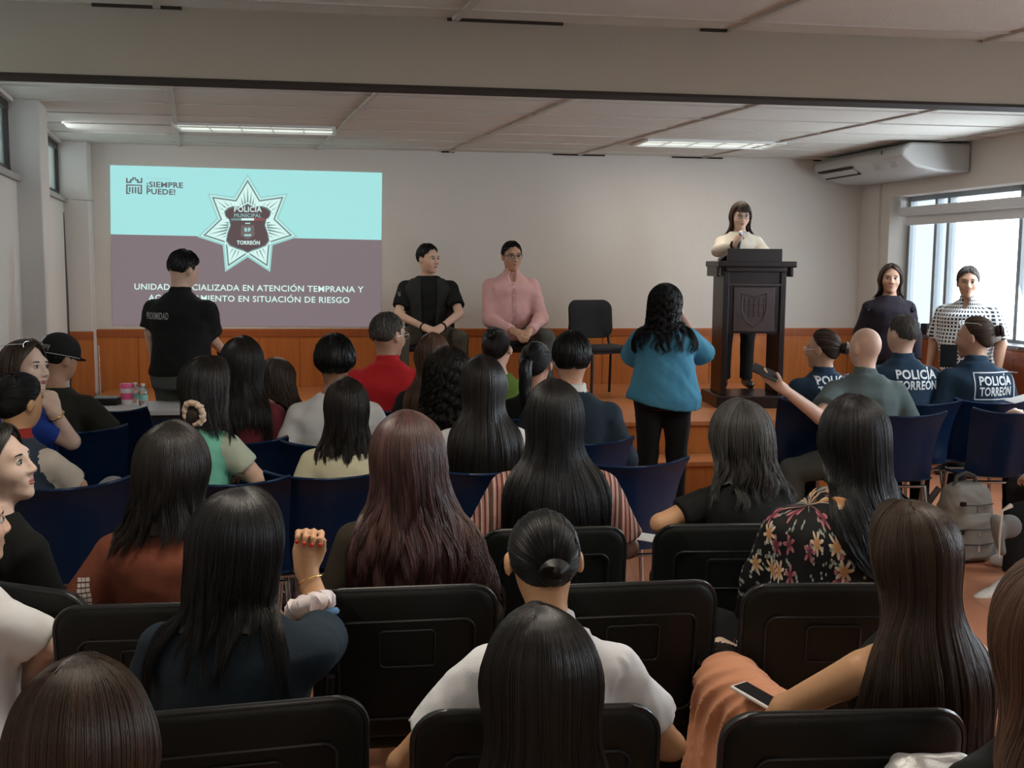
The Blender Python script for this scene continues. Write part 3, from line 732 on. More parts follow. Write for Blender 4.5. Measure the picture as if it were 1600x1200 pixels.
    if pants is not None:
        kn3 = [(z, rx+(pinf-.004 if shirt is None or z < shirt.get('hem', .46)+dz+.03 else -.004), ry+(pinf-.004 if shirt is None or z < shirt.get('hem', .46)+dz+.03 else -.004), cx, cy) for z, rx, ry, cx, cy in J['T'] if z <= .66+dz]; pp.append(loft(kn3, k=.03))
        for sd in ('L', 'R'):
            h, kn, an, to = [V3(q) for q in LG[sd]]; u = (an-kn)/np.linalg.norm(an-kn)
            pp += [cone(h, kn, .080*lt+pinf, .055*lt+pinf, k=.04), cone(kn, an+(an-kn)*.05, .055*lt+pinf, .048+pinf, k=.02, cuts=[(an+u*.01, u)])]
        sdf_mesh('trousers', pp, max(vx, .010), pants, root, noise=[(.004, 30, 3+abs(int(px)))])
    if feet:
        for sd in ('L', 'R'):
            h, kn, an, to = [V3(q) for q in LG[sd]]
            fd = to-(an+V3((0, -.02, -.035))); 
            sdf_mesh('shoe', [cone(an+V3((0, -.035, -.045)), to, .036, .034, k=.02), cone(an+V3((0, -.02, -.01)), to*.5+(an+V3((0, 0, -.04)))*.5, .040, .034, k=.02), cone(to-fd*.2, to+fd*.15, .034, .028, k=.02)], .009, shoe, root)
    pr = dict(root=root, H=Hc, M=M, body=bo, shirt=so, sprims=sprims, bprims=body, pprims=pp, J=J, A=A, sc=sc, face=face, hs=hs, Y=Y, px=px)
    if face: face_parts(pr)
    if hair: make_hair(pr, hair)
    PEOPLE.append(pr)
    return pr

def uv_ball(name, c, r, M, m, parent, n=16):
    mb = MB(); T = Matrix.Translation(Vector(c)) @ Matrix([list(x)+[0] for x in M]+[[0, 0, 0, 1]]) @ Matrix.Diagonal((*r, 1))
    bmesh.ops.create_uvsphere(mb.bm, u_segments=n, v_segments=n//2+2, radius=1, matrix=T)
    return mb.build(name, m, parent, sm=80)
def face_parts(pr):
    H, M, root, hs = pr['H'], pr['M'], pr['root'], pr['hs']
    W = lambda p: H+M@(V3(p)*hs)
    fem = pr.get('fem', True)
    for s in (-1, 1):
        e = uv_ball('eye', W((s*.032, .0775, .004)), (.0118*hs,)*3, M, m_eye, root)
        uv_ball('iris', W((s*.032+.0, .0868, .003)), (.0066*hs, .003*hs, .0066*hs), M, m_iris, e, 12)
        mb = MB(); mb.tube([W((s*x, .0875-.25*abs(x-.03)**1.2, .0098-8*(x-.032)**2)) for x in np.linspace(.018, .047, 7)], [.0008, .0022, .003, .0034, .003, .0022, .0008], 6); mb.build('eyelid', m_iris, root, sm=80)
        mb = MB(); mb.tube([W((s*x, .0895-.40*abs(x-.02)**1.15, .026-5*(x-.034)**2)) for x in np.linspace(.014, .052, 8)], [.001, .0028, .0034, .0034, .003, .0025, .002, .0008], 6); mb.build('eyebrow', HM['softblack'], root, sm=80)
    mb = MB(); mb.tube([W((x, .0925-14*x*x, -.0585-abs(x)*.12)) for x in np.linspace(-.022, .022, 9)], [.0008, .0028, .0038, .0042, .0036, .0042, .0038, .0028, .0008], 8)
    mb.tube([W((x, .0925-16*x*x, -.0675+7*x*x)) for x in np.linspace(-.019, .019, 9)], [.001, .003, .0045, .0052, .0054, .0052, .0045, .003, .001], 8); mb.build('lips', m_lip if pr.get('lipstick', True) else m_lipd, root, sm=80)
def glasses(pr, up=0.0, m=None, back=0.0, name='glasses', r=.024):
    H, M, root, hs = pr['H'], pr['M'], pr['root'], pr['hs']; m = m or m_frame
    W = lambda p: H+M@(V3(p)*hs)
    g = bpy.data.objects.new(name, None)
    mb = MB()
    z0 = .002+up; y0 = .104-back
    for s in (-1, 1):
        mb.tube([W((s*.034+r*cos(t)*1.08, y0-.006*abs(cos(t))*(1 if s*cos(t) > 0 else 0), z0+r*.78*sin(t))) for t in np.linspace(0, 2*pi, 20, endpoint=False)], .0016, 6, closed=True)
        mb.tube([W((s*.062, y0-.006, z0+.006)), W((s*.078, y0-.05, z0+.006)), W((s*.084, y0-.115, z0+.0)), W((s*.080, y0-.135, z0-.012))], .0018, 6)
    mb.tube([W((-.010, y0, z0+.004)), W((0, y0+.004, z0+.008)), W((.010, y0, z0+.004))], .0015, 6)
    fr = mb.build(name, m, root, sm=60)
    for s in (-1, 1):
        mb = MB(); mb.bm.faces.new([mb.bm.verts.new(Vector(W((s*.034+r*cos(t), y0, z0+r*.74*sin(t))))) for t in np.linspace(0, 2*pi, 16, endpoint=False)]); mb.build('lens', m_lensg, fr)
    return fr

# ------------------------------------------------------------------ hair
def strands(name, PT, rad, m, parent, tint=None, taper=.35, sides=3, under=None):
    """PT: (ns, nt, 3) strand centre lines -> one mesh of thin tubes (plus an optional solid layer below)"""
    ns, nt, _ = PT.shape
    T = np.gradient(PT, axis=1); T /= np.maximum(np.linalg.norm(T, axis=2, keepdims=True), 1e-9)
    ref = np.tile(np.array([0.31, .9, .3]), (ns, nt, 1)); B = np.cross(T, ref); B /= np.maximum(np.linalg.norm(B, axis=2, keepdims=True), 1e-9); C = np.cross(T, B)
    prof = np.interp(np.linspace(0, 1, nt), [0, .08, .7, 1], [.5, 1, .9, taper])[None, :, None]
    rr = np.asarray(rad).reshape(-1, 1, 1)*prof if np.ndim(rad) else rad*prof
    ring = [PT+(B*cos(2*pi*k/sides)+C*sin(2*pi*k/sides))*rr for k in range(sides)]
    V = np.stack(ring, 2).reshape(-1, 3)      # ns, nt, sides
    i = np.arange(ns)[:, None, None]; j = np.arange(nt-1)[None, :, None]; k = np.arange(sides)[None, None, :]
    a = (i*nt+j)*sides+k; b = (i*nt+j)*sides+(k+1) % sides; Q = np.stack([a, b, b+sides, a+sides], -1).reshape(-1, 4)
    ti = (tint if tint is not None else rng.random(ns)); tv = np.repeat(ti, nt*sides)
    if under is not None:
        uV, uQ = under; Q = np.concatenate([Q, uQ+len(V)]); V = np.concatenate([V, uV]); tv = np.concatenate([tv, np.full(len(uV), .15)])
    o = np_mesh(name, V, Q, m, parent); at = o.data.attributes.new('tint', 'FLOAT', 'POINT'); at.data.foreach_set('value', tv.astype(np.float32)); return o
def grid_solid(G, th_in):
    """G (na, nt, 3) outer sheet, closed with an inner copy shifted by th_in (na,nt,3)"""
    na, nt, _ = G.shape; I = G+th_in; V = np.concatenate([G.reshape(-1, 3), I.reshape(-1, 3)]); Q = []
    id_ = lambda i, j, o=0: i*nt+j+o*na*nt
    ii, jj = np.meshgrid(np.arange(na-1), np.arange(nt-1), indexing='ij'); ii = ii.ravel(); jj = jj.ravel()
    Q.append(np.stack([id_(ii, jj), id_(ii+1, jj), id_(ii+1, jj+1), id_(ii, jj+1)], 1)); Q.append(np.stack([id_(ii, jj, 1), id_(ii, jj+1, 1), id_(ii+1, jj+1, 1), id_(ii+1, jj, 1)], 1))
    j = np.arange(nt-1)
    for i, f in ((0, 0), (na-1, 1)):
        q = np.stack([id_(i, j), id_(i, j+1), id_(i, j+1, 1), id_(i, j, 1)], 1); Q.append(q[:, ::-1] if f else q)
    i = np.arange(na-1); q = np.stack([id_(i, nt-1), id_(i+1, nt-1), id_(i+1, nt-1, 1), id_(i, nt-1, 1)], 1); Q.append(q)
    return V, np.concatenate(Q)
def smooth_t(G, it=2):
    for _ in range(it): G[:, 1:-1] = G[:, 1:-1]*.5+.25*(G[:, 2:]+G[:, :-2])
    return G
def make_hair(pr, h):
    kind = h['kind']; H, M, root, hs = pr['H'], pr['M'], pr['root'], pr['hs']; m = HM[h.get('m', 'black')]; Y = pr['Y']
    g = np.random.default_rng(abs(int(pr['px']))*7+3)
    near = Y < 2.6; mid = Y < 4.6
    ns = h.get('n', 4200 if near else (2000 if mid else 800)); rad = h.get('r', .0008 if near else (.0013 if mid else .0022))
    vol = h.get('vol', .018); c0 = V3((0, -.012, .022)); ra = (V3((.074, .094, .094))+vol)*V3((1, 1, 1-.25*vol/.02*.2))
    col_prims = pr['sprims']+[p for p in pr['bprims'][:] if not p.sub and p.t != 'l'][:40]
    def Wp(p): return H+(p*hs)@M.T
    if kind in ('long', 'bob'):
        L = h.get('L', .42); wave = h.get('wave', .004); flare = h.get('flare', .25); tuck = h.get('tuck', 1.0); phm = R(h.get('phi', 174)); part = h.get('part', .0)
        na = 46; nt = h.get('nt', 72 if h.get('curl') else (30 if L > .3 else 24)); phi = np.linspace(-phm, phm, na); thm = R(98)
        nh = nt//3; G = np.zeros((na, nt, 3)); th = np.linspace(R(2), thm, nh)
        for i, ph in enumerate(phi):
            fr = max(0, -cos(ph))       # 1 at the front
            root_y = .0+.055*fr         # front strands start further forward along the parting
            # on the scalp
            cap = np.stack([ra[0]*np.sin(th)*sin(ph), -ra[1]*np.sin(th)*cos(ph)+root_y*(1-np.sin(th)), ra[2]*np.cos(th)], 1)+c0
            cap[:, 0] += part*(1-np.sin(th))
            lim = np.interp(cap[:, 2], [-.1, -.05, 0, .05, .085, .115], V3([.004, .012, .026, .046, .068, .095])+h.get('fwd', 0)); m_ = cap[:, 1] > lim
            if m_.any():   # front strands sweep sideways round the face
                sgn = 1.0 if sin(ph) >= 0 else -1.0; yy_ = lim[m_]; zz_ = cap[m_, 2]
                cap[m_, 1] = yy_; q_ = np.clip(1-((yy_-c0[1])/ra[1])**2-((zz_-c0[2])/ra[2])**2, 0, 1); cap[m_, 0] = sgn*np.maximum(np.abs(cap[m_, 0]), ra[0]*np.sqrt(q_))
            capW = Wp(cap); G[i, :nh] = capW; e = capW[-1]; Li = L*(1-.10*fr*h.get('frontshort', 1))+g.normal()*.008
            t = np.linspace(0, 1, nt-nh+1)[1:]; z = t*Li
            rel = e-H; sx = 1+flare*np.clip(z/.35, 0, 1.3)-.16*np.exp(-((z-.09)/.05)**2)*h.get('pinch', 1)
            yb = rel[1]-tuck*np.clip((z-.03)/.14, 0, 1)*np.maximum(0, rel[1]+.055)
            x = H[0]+rel[0]*sx+h.get('dx', 0)*t; y = H[1]+yb+h.get('dy', 0)*t
            G[i, nh:] = np.stack([x, y, e[2]-z], 1)
        pts = G[:, nh-2:].reshape(-1, 3); G[:, nh-2:] = push_out(col_prims, pts, .016 if kind == 'long' else .012, 3).reshape(na, -1, 3); G = smooth_t(G, 2)
        if h.get('inward'):  # ends curl towards the neck
            t = np.clip((np.arange(nt)-nh)/(nt-nh), 0, 1)[None, :, None]; cen = np.array([H[0], H[1], 0]); d = cen-G; d[..., 2] = 0; G = G+d*(t**3)*h['inward']
        # outward normal about the head axis
        ctr = np.array([H[0], H[1]+.0, 0.]); out = G-ctr; out[..., 2] = 0; out[:, :nh] = (G[:, :nh]-(H+M@c0)); out /= np.maximum(np.linalg.norm(out, axis=2, keepdims=True), 1e-6)
        tt = np.linspace(0, 1, nt)
        lock = (np.sin(phi*23+g.uniform(0, 6))[:, None]*np.clip(tt*1.6, 0, 1)[None]+.6*np.sin(phi[:, None]*41+tt[None]*6))*.0028
        Gs = G+out*lock[..., None]-out*.003
        Gu = Gs.copy(); e_ = max(nh+1, nt-max(2, int(nt*(.07+h.get('ragged', .035)*1.6)))); Gu[:, e_:] = Gs[:, e_-1:e_]+(Gs[:, e_:]-Gs[:, e_-1:e_])*.02; under = grid_solid(Gu, -out*.016)
        u = np.sort(g.uniform(0, na-1.001, ns)); i0 = u.astype(int); f = (u-i0)[:, None, None]; S = G[i0]*(1-f)+G[i0+1]*f; O = out[i0]*(1-f)+out[i0+1]*f
        ncl = h.get('clumps', 60); cl = (u/(na-1)*ncl).astype(int); cph = g.uniform(0, 6.28, ncl+1)[cl]; cfr = g.uniform(.8, 1.25, ncl+1)[cl]; cda = g.normal(0, 1, ncl+1)[cl]
        side = np.cross(O, np.array([0, 0, 1.])); side /= np.maximum(np.linalg.norm(side, axis=2, keepdims=True), 1e-6)
        tl = np.clip(tt, 0, 1)[None, :]; arc = tl*L*1.4
        amp = wave*np.clip((tl-.25)*1.7, 0, 1); wf = h.get('wf', 34)
        dis = amp*np.sin(arc*wf*cfr[:, None]+cph[:, None]); dio = amp*.7*np.cos(arc*wf*cfr[:, None]*1.07+cph[:, None]+g.normal(0, .5, ns)[:, None])
        if h.get('curl'):
            cp2 = cph[:, None]+g.normal(0, .7, ns)[:, None]; dis = dis+h['curl']*np.clip(tl*1.8, .15, 1)*np.sin(arc*110+cp2); dio = dio+h['curl']*np.clip(tl*1.8, .15, 1)*np.cos(arc*110+cp2)
        jit = g.normal(0, 1, ns)[:, None]*.0028+cda[:, None]*.003*np.clip(tl*1.5, 0, 1); jo = g.uniform(-.001, .0045+h.get('frizz', 0), ns)[:, None]*np.clip(tl*3, .3, 1)+.003*cda[:, None]*np.clip(tl-.2, 0, 1)
        S = S+side*(dis+jit)[..., None]+O*(dio+jo)[..., None]
        # uneven tips: resample a fraction of each strand length
        fr_ = 1-np.abs(g.normal(0, h.get('ragged', .035), ns))[:, None]-.05*np.abs(cda)[:, None]*h.get('ragged', .035)/.035; q = np.clip(tl*fr_*(nt-1), 0, nt-1.001); qi = q.astype(int); qf = (q-qi)[..., None]
        ar = np.arange(ns)[:, None]; S = S[ar, qi]*(1-qf)+S[ar, qi+1]*qf
        tint = np.clip(g.random(ns)*.75+.25*(cda > .5), 0, 1)
        strands('hair', S, rad, m, root, tint, under=under)
        if h.get('bangs'):
            nb = 90; x = np.linspace(-.058, .058, nb); t = np.linspace(0, 1, 12)
            Pp = np.stack([x[:, None]*(0.35+.65*t[None])+g.normal(0, .0015, nb)[:, None], .035+.072*np.sin(t*1.5)[None]-6.0*(x**2)[:, None]*t[None], .125-.012*t[None]-(.075+h.get('bl', 0))*(t[None]**2.0)+g.normal(0, .003, nb)[:, None]], 2)
            strands('fringe', Wp(Pp.reshape(-1, 3)).reshape(nb, 12, 3), .0028, m, root)
    elif kind == 'short':
        na = 60; nt = 12; phi = np.linspace(-pi, pi, na); fade = h.get('fade', 1.0); G = np.zeros((na, nt, 3)); out = np.zeros_like(G)
        lo_ = h.get('low', 0.0)
        for i, ph in enumerate(phi):
            back = max(0, cos(ph)); fr = max(0, -cos(ph)); side_ = abs(sin(ph))
            thm = R(58+lo_)*fr**1.0+R(112+lo_)*back+R(98+lo_)*side_*(1-.0*back)*(1-.35*back) ; thm = min(thm, R(122+lo_)); thm *= 1/max(1, (back+fr*.9+side_*.5) if 0 else 1)
            if fr > .3: thm = min(thm, R(51+2.5*sin(ph*9))+(1-fr)*R(52))
            th = np.linspace(R(3), thm, nt); vv = np.interp(th, [0, R(60), R(100), R(125)], [1, .85, .45*h.get('sidev', 1), .18])*vol
            rr = V3((.074, .094, .094))[None]+vv[:, None]
            p = np.stack([rr[:, 0]*np.sin(th)*sin(ph), -rr[:, 1]*np.sin(th)*cos(ph), rr[:, 2]*np.cos(th)], 1)+c0; G[i] = Wp(p); out[i] = (p-c0)@M.T
        out /= np.linalg.norm(out, axis=2, keepdims=True)
        ns = h.get('n', 1500 if mid else 700); under = grid_solid(G-out*.002, -out*(vol*.5+.006))
        u = g.uniform(0, na-1.001, ns); v0 = g.uniform(0, .8, ns)**.8*(nt-1); ln = 2.2; t = np.linspace(0, 1, 6)
        i0 = u.astype(int); q = np.clip(v0[:, None]+t[None]*ln*g.uniform(.5, 1, ns)[:, None], 0, nt-1.001); qi = q.astype(int); f = (u-i0)[:, None, None]; qf = (q-qi)[..., None]
        A_ = G[i0[:, None], qi]*(1-qf)+G[i0[:, None], qi+1]*qf; B_ = G[i0[:, None]+1, qi]*(1-qf)+G[i0[:, None]+1, qi+1]*qf; S = A_*(1-f)+B_*f; O = out[i0[:, None], qi]
        S = S+O*(np.sin(t*pi*.6)*h.get('lift', .004)*g.uniform(0, 1, ns)[:, None])[..., None]+g.normal(0, .001, (ns, 1, 3))
        strands('hair', S, h.get('r', .0016), m, root, under=under)
    elif kind in ('bun', 'tail'):
        bd = V3(h.get('bd', (0, -1, .15))); bd /= np.linalg.norm(bd); fdir = V3((0, .80, -.60)); fdir /= np.linalg.norm(fdir)
        e1 = V3((1, 0, 0)); e2 = np.cross(fdir, e1); na = 60; nt = 16; G = np.zeros((na, nt, 3)); ang = R(h.get('line', 88)); ph = np.linspace(0, 2*pi, na)
        for i in range(na):
            d0 = fdir*cos(ang)+(e1*cos(ph[i])+e2*sin(ph[i]))*sin(ang); om = np.arccos(np.clip(d0.dot(bd), -1, 1)); t = np.linspace(0, .97, nt)
            d = (np.sin((1-t)*om)[:, None]*d0+np.sin(t*om)[:, None]*bd)/max(sin(om), 1e-3); vv = np.interp(t, [0, .15, .8, 1], [.15, 1, 1, .8])*vol
            p = d*(V3((.074, .094, .094))[None]+vv[:, None])+c0; G[i] = Wp(p)
        out = G-(H+M@c0); out /= np.linalg.norm(out, axis=2, keepdims=True); lock = .0016*np.sin(ph*30)[:, None, None]
        under = grid_solid(G-out*.002+out*lock, -out*(vol*.6+.008))
        u = g.uniform(0, na-1.001, ns); i0 = u.astype(int); f = (u-i0)[:, None, None]; S = G[i0]*(1-f)+G[i0+1]*f; O = out[i0]*(1-f)+out[i0+1]*f
        S = S+O*g.uniform(-.001, .0025, ns)[:, None, None]+g.normal(0, .0008, (ns, 1, 3)); ho = strands('hair', S, rad, m, root, under=under)
        bp = c0+bd*(V3((.074, .094, .094))+vol)
        if kind == 'bun':
            br = h.get('br', .034); nb = ns//2; t = np.linspace(0, 1, 22); a0 = g.uniform(0, 6.28, nb)[:, None]; tw = g.uniform(2.5, 5, nb)[:, None]; rho = g.uniform(.25, 1, nb)[:, None]
            # strands wound around the bun axis
            ex = np.cross(bd, V3((0, 0, 1))); ex /= np.linalg.norm(ex); ez = np.cross(ex, bd); an = a0+t[None]*tw; hgt = br*.75*np.sqrt(np.clip(1-(rho*.92)**2, 0, 1))+0*an
            q = np.cos(an)[..., None]*ex*br*rho[..., None]*1.12+np.sin(an)[..., None]*ez*br*rho[..., None]+(hgt+br*.62+.0012*np.sin(an*3))[..., None]*bd+bp-bd*.006
            po = strands('bun', Wp(q.reshape(-1, 3)).reshape(nb, 22, 3), rad*1.1, m, root)
            mb = MB(); po2 = uv_ball('bun_core', Wp((bp+bd*br*.42)[None])[0], (br*.92*hs, br*.86*hs, br*.86*hs), M, m, po, 20)
            o_at = po2.data.attributes.new('tint', 'FLOAT', 'POINT')
        else:
            L = h.get('L', .3); nb = ns//2; nt2 = 20; t = np.linspace(0, 1, nt2); bw = Wp((bp+bd*.012)[None])[0]; a0 = g.uniform(0, 6.28, nb); rh = np.sqrt(g.random(nb))
            env = np.interp(t, [0, .06, .3, .75, 1], [.35, .75, 1, .85, .35])*h.get('tw', .032); bo_ = M@bd
            cen = bw[None]+bo_[None]*(np.sin(np.clip(t*4, 0, 1.57))*.035)[:, None]+np.stack([0*t+h.get('dx', 0)*t, -.0*t, -L*np.clip(t-.04, 0, 1)**1.05], 1)
            S = cen[None]+np.stack([np.cos(a0)*rh, np.sin(a0)*rh*.7, 0*a0], 1)[:, None]*env[None, :, None]
            S[..., 0] += h.get('wave', .002)*np.sin(t*18)[None]; S = push_out(col_prims, S.reshape(-1, 3), .012, 2).reshape(nb, nt2, 3)
            S[:, :, 2] -= (t[None]*g.normal(0, .02, nb)[:, None]); strands('ponytail', S, rad*1.35, m, root)
            mb = MB(); mb.tube([bw+M@(V3((.016*cos(a), 0, .016*sin(a)))) for a in np.linspace(0, 2*pi, 16, endpoint=False)], .006, 8, closed=True); mb.build('hair_tie', m_blackcloth, root, sm=80)

def decal(pr, me_list, z, xc=0.0, off=.004, side=-1, m=None, name='lettering', rot=0.0, target=None, maxlen=.015):
    """wraps flat lettering (XY mesh, metres) onto the back (side=-1) or front of the shirt"""
    so = target or pr['shirt']; bv = BVHTree.FromPolygons([v.co for v in so.data.vertices], [list(p.vertices) for p in so.data.polygons]); objs = []
    for me in me_list:
        bm = bmesh.new(); bm.from_mesh(me); bmesh.ops.triangulate(bm, faces=bm.faces)
        for _ in range(3):
            es = [e for e in bm.edges if e.calc_length() > maxlen]
            if not es: break
            bmesh.ops.subdivide_edges(bm, edges=es, cuts=1); bmesh.ops.triangulate(bm, faces=bm.faces)
        cr, sr = cos(rot), sin(rot)
        for v in bm.verts:
            x = (v.co.x*cr-v.co.y*sr); y = v.co.x*sr+v.co.y*cr; X = xc+x*(1 if side < 0 else -1)
            o = Vector((X, side*1.0, z+y)); hit = bv.ray_cast(o, Vector((0, -side, 0)))
            v.co = Vector((X, hit[0].y+side*off if hit[0] else side*.1, z+y))
        bm.to_mesh(me); bm.free(); objs.append(link(name, me, m, pr['root']))
    return objs
# ================================================================== chairs
m_chairblk = mat('black_chair_plastic', (0.005, 0.0068, 0.006), rough=.48, spec=.26, bump=.10, bscale=260)
m_chairrim = mat('black_chair_rim', (0.010, 0.012, 0.013), rough=.36, spec=.45)
m_chairfab = mat('black_chair_fabric', (0.010, 0.010, 0.012), rough=.9, bump=.2, bscale=300)
m_navyp = mat('navy_chair_plastic', (0.002, 0.015, 0.052), rough=.34, spec=.32, bump=.03, bscale=200)
m_slot = mat('chair_slot_shadow', (0.003, 0.005, 0.015), rough=.8)
m_tube = mat('black_tube', (0.015, 0.015, 0.016), rough=.3, metal=.3)
m_chrome = mat('chrome_tube', (0.55, 0.56, 0.58), rough=.25, metal=1)
def rrect(w, h, r, z0, n=6, rb=None):
    """outline (x, z) of a rounded rectangle, counter-clockwise from bottom left"""
    rb = r if rb is None else rb; out = []
    for (cx, cz, rr, a0) in ((w/2-rb, z0+rb, rb, -90), (w/2-r, z0+h-r, r, 0), (-w/2+r, z0+h-r, r, 90), (-w/2+rb, z0+rb, rb, 180)):
        for k in range(n+1):
            a = R(a0+90*k/n); out.append((cx+rr*cos(a), cz+rr*sin(a)))
    return out
def padded(name, w, h, r, z0, th, bow, y0, tilt, m, parent, rb=None, edge=.010):
    """cushioned back: outline in xz, thickness in y, bowed so that its sides come forward"""
    o = rrect(w, h, r, z0, 8, rb); mb = MB(); rings = []
    zc = z0+h/2
    def pt(x, z, dy): return Vector((x, y0+bow*(x/(w/2))**2+tilt*(z-z0)+dy, z))
    for (s_, dy) in [(.0, -th/2-.004), (.55, -th/2-.003), (.90, -th/2), (.965, -th/2+.002), (1.0, -th*.2), (1.0, th*.2), (.965, th/2-.002), (.55, th/2+.003), (0, th/2+.004)]:
        rings.append([mb.bm.verts.new(pt(x*s_, zc+(z-zc)*s_, dy)) for x, z in o])
    n = len(o)
    for A_, B_ in zip(rings, rings[1:]):
        for k in range(n): mb.bm.faces.new((A_[k], A_[(k+1) % n], B_[(k+1) % n], B_[k]))
    bmesh.ops.remove_doubles(mb.bm, verts=mb.bm.verts, dist=1e-5)
    return mb.build(name, m, parent, sm=50)
def visitor_chair(fab=False):
    r = empty('visitor_chair')
    tag(r, 'black chair', 'chair')
    m = m_chairfab if fab else m_chairblk
    W = .46 if not fab else .44; zb, hb, rad = (.44, .40, .065) if not fab else (.50, .34, .085)
    b_ = padded('backrest', W, hb, rad, zb, .035, .030, -.235, -.10, m, r, rb=.05 if not fab else .09)
    if not fab:
        mb = MB(); o = rrect(W-.004, hb-.004, rad, zb+.002, 8, .05); mb.tube([(x, -.237+.03*(x/(W/2))**2-.10*(z-zb)-.006, z) for x, z in o], .0075, 6, closed=True); mb.build('backrest_rim', m_chairrim, b_, sm=60)
        mb = MB(); o = rrect(W*.74, hb*.66, .03, zb+.055, 5); mb.tube([(x, -.2585+.03*(x/(W/2))**2-.10*(z-zb), z) for x, z in o], .0035, 5, closed=True)
        mb.build('back_panel', m_chairrim, b_, sm=60)
        mb = MB(); o = rrect(W*.30, hb*.24, .012, zb+.20, 4); mb.tube([(x, -.2588+.03*(x/(W/2))**2-.10*(z-zb), z) for x, z in o], .0022, 5, closed=True); mb.build('handle_recess', m_chairrim, b_, sm=60)
    mb = MB(); mb.box((0, .0, .425), (.46, .42, .045), None, .02, 3); mb.build('seat', m, r, sm=50)
    for s in (-1, 1):
        mb = MB(); mb.tube([(s*.215, .19, .41), (s*.235, .215, .02), (s*.235, .216, 0)], .0125, 8); mb.build('leg', m_tube, r, sm=60)
        mb = MB(); mb.tube([(s*.19, -.262, .62), (s*.20, -.235, .46), (s*.205, -.20, .40), (s*.235, -.27, 0)], .0125, 8); mb.build('leg', m_tube, r, sm=60)
    mb = MB(); mb.tube([(-.215, .18, .40), (.215, .18, .40)], .010, 8); mb.tube([(-.205, -.19, .40), (.205, -.19, .40)], .010, 8)
    for s in (-1, 1): mb.tube([(s*.21, -.2, .40), (s*.215, .19, .405)], .010, 8)
    mb.build('seat_frame', m_tube, r, sm=60)
    return r
def navy_chair():
    r = empty('plastic_chair'); tag(r, 'navy chair', 'chair')
    G = []; nx, nz = 17, 18
    for j in range(nz):
        v = j/(nz-1); z = .47+.37*v; row = []
        for i in range(nx):
            u = i/(nx-1)*2-1; hw = .205+.035*v**2+.012*(1-v)**3
            zz = z+.030*v**3*abs(u)**3-.02*v*(1-abs(u)**2)*0; y = -.20-.085*v-.035*v**6+.055*(1-(abs(u)))*(-1)*.5+.045*abs(u)**2.5-.03*v**5*abs(u)**4
            row.append((u*hw, y, zz))
        G.append(row)
    mb = MB(); mb.sheet(G, .010); b_ = mb.build('backrest', m_navyp, r, sm=50)
    e = [G[-1][i] for i in range(nx)]; mb = MB(); mb.tube([(x, y-.004, z) for x, y, z in e], .0075, 6); mb.build('backrest_edge', m_navyp, b_, sm=60)
    mb = MB()
    for i in range(-7, 8):
        x = i*.020; hgt = .13-.0012*i*i
        def yy(z): v = (z-.47)/.37; u = x/.22; return -.20-.085*v-.0275*(1-abs(u))+.045*abs(u)**2.5
        mb.tube([(x, yy(z)-.0045, z) for z in (.51, .51+hgt/2, .51+hgt)], .0042, 5)
    mb.build('ventilation_slots', m_slot, b_, sm=60)
    G = []
    for j in range(12):
        v = j/11; row = []
        for i in range(13):
            u = i/12*2-1; y = -.20+.42*v; z = .435+.035*(1-v)**4+.016*abs(u)**3-.025*max(0, v-.8)/.2; row.append((u*(.215+.01*v), y, z))
        G.append(row)
    mb = MB(); mb.sheet(G, .010); mb.build('seat', m_navyp, r, sm=50)
    for s in (-1, 1):
        mb = MB(); mb.tube([(s*.20, .16, .425), (s*.235, .20, .012), (s*.235, .2, 0)], .011, 8); mb.build('leg', m_chrome, r, sm=60)
        mb = MB(); mb.tube([(s*.20, -.14, .425), (s*.235, -.235, .012), (s*.235, -.235, 0)], .011, 8); mb.build('leg', m_chrome, r, sm=60)
    for (x_, y_, z_, r_, n_) in ((.2, -.14, .42, .009, 'seat_rail'), (.2, .16, .42, .009, 'seat_rail'), (.225, -.21, .12, .007, 'stretcher')):
        mb = MB(); mb.tube([(-x_, y_, z_), (x_, y_, z_)], r_, 8); mb.build(n_, m_chrome, r, sm=60)
    return r
PROTO = {}
def chair(kind, px, yt, label, group, rz=8.7, zt=None, zb=0.0, s=1.0, Y=None):
    """px, yt: middle of the top edge of the back in the photo; the chair stands on zb"""
    if zt is None: zt = {'v': .84, 'n': .845, 'f': .84}[kind]*s
    p = Pz(px, yt, zb+zt) if Y is None else P(px, yt, Y)
    a = R(rz); by = -.28*s
    x = p.x-(-sin(a)*by); y = p.y-cos(a)*by
    if kind not in PROTO: PROTO[kind] = {'v': visitor_chair, 'n': navy_chair, 'f': lambda: visitor_chair(True)}[kind](); o = PROTO[kind]
    else: o = copy_tree(PROTO[kind])
    o.location = (x, y, zb); o.rotation_euler = (0, 0, a); o.scale = (s, s, s)
    tag(o, label, 'chair', group); return o
VG = 'black visitor chairs in the rear rows'; NG = 'navy plastic chairs in the front rows'
chair('v', 636, 921, 'black moulded chair carrying the woman with long auburn hair', VG)
chair('v', 843, 1112, 'black chair under the woman with the bun and white shirt', VG, rz=6)
chair('v', 378, 1108, 'black chair under the woman in the navy t-shirt', VG, rz=14)
chair('v', 1330, 1118, 'black chair in the right foreground under the woman in the pleated skirt', VG, rz=4)
chair('v', 990, 914, 'empty black chair just right of the hair bun', VG)
chair('v', 1305, 916, 'black chair under the woman in the floral blouse', VG, rz=2)
chair('v', 868, 828, 'black chair under the woman in the striped top', VG)
chair('v', 1140, 822, 'black chair under the woman with wavy grey-black hair', VG, rz=3)
chair('v', 235, 948, 'black chair under the woman in the rust t-shirt', VG, rz=6)
chair('n', 514, 742, 'navy chair under the woman in the cream top', NG)
chair('n', 752, 735, 'navy chair behind the woman with straight black hair and white tee', NG)
chair('n', 985, 724, 'empty navy chair standing right of the striped top', NG, rz=12)
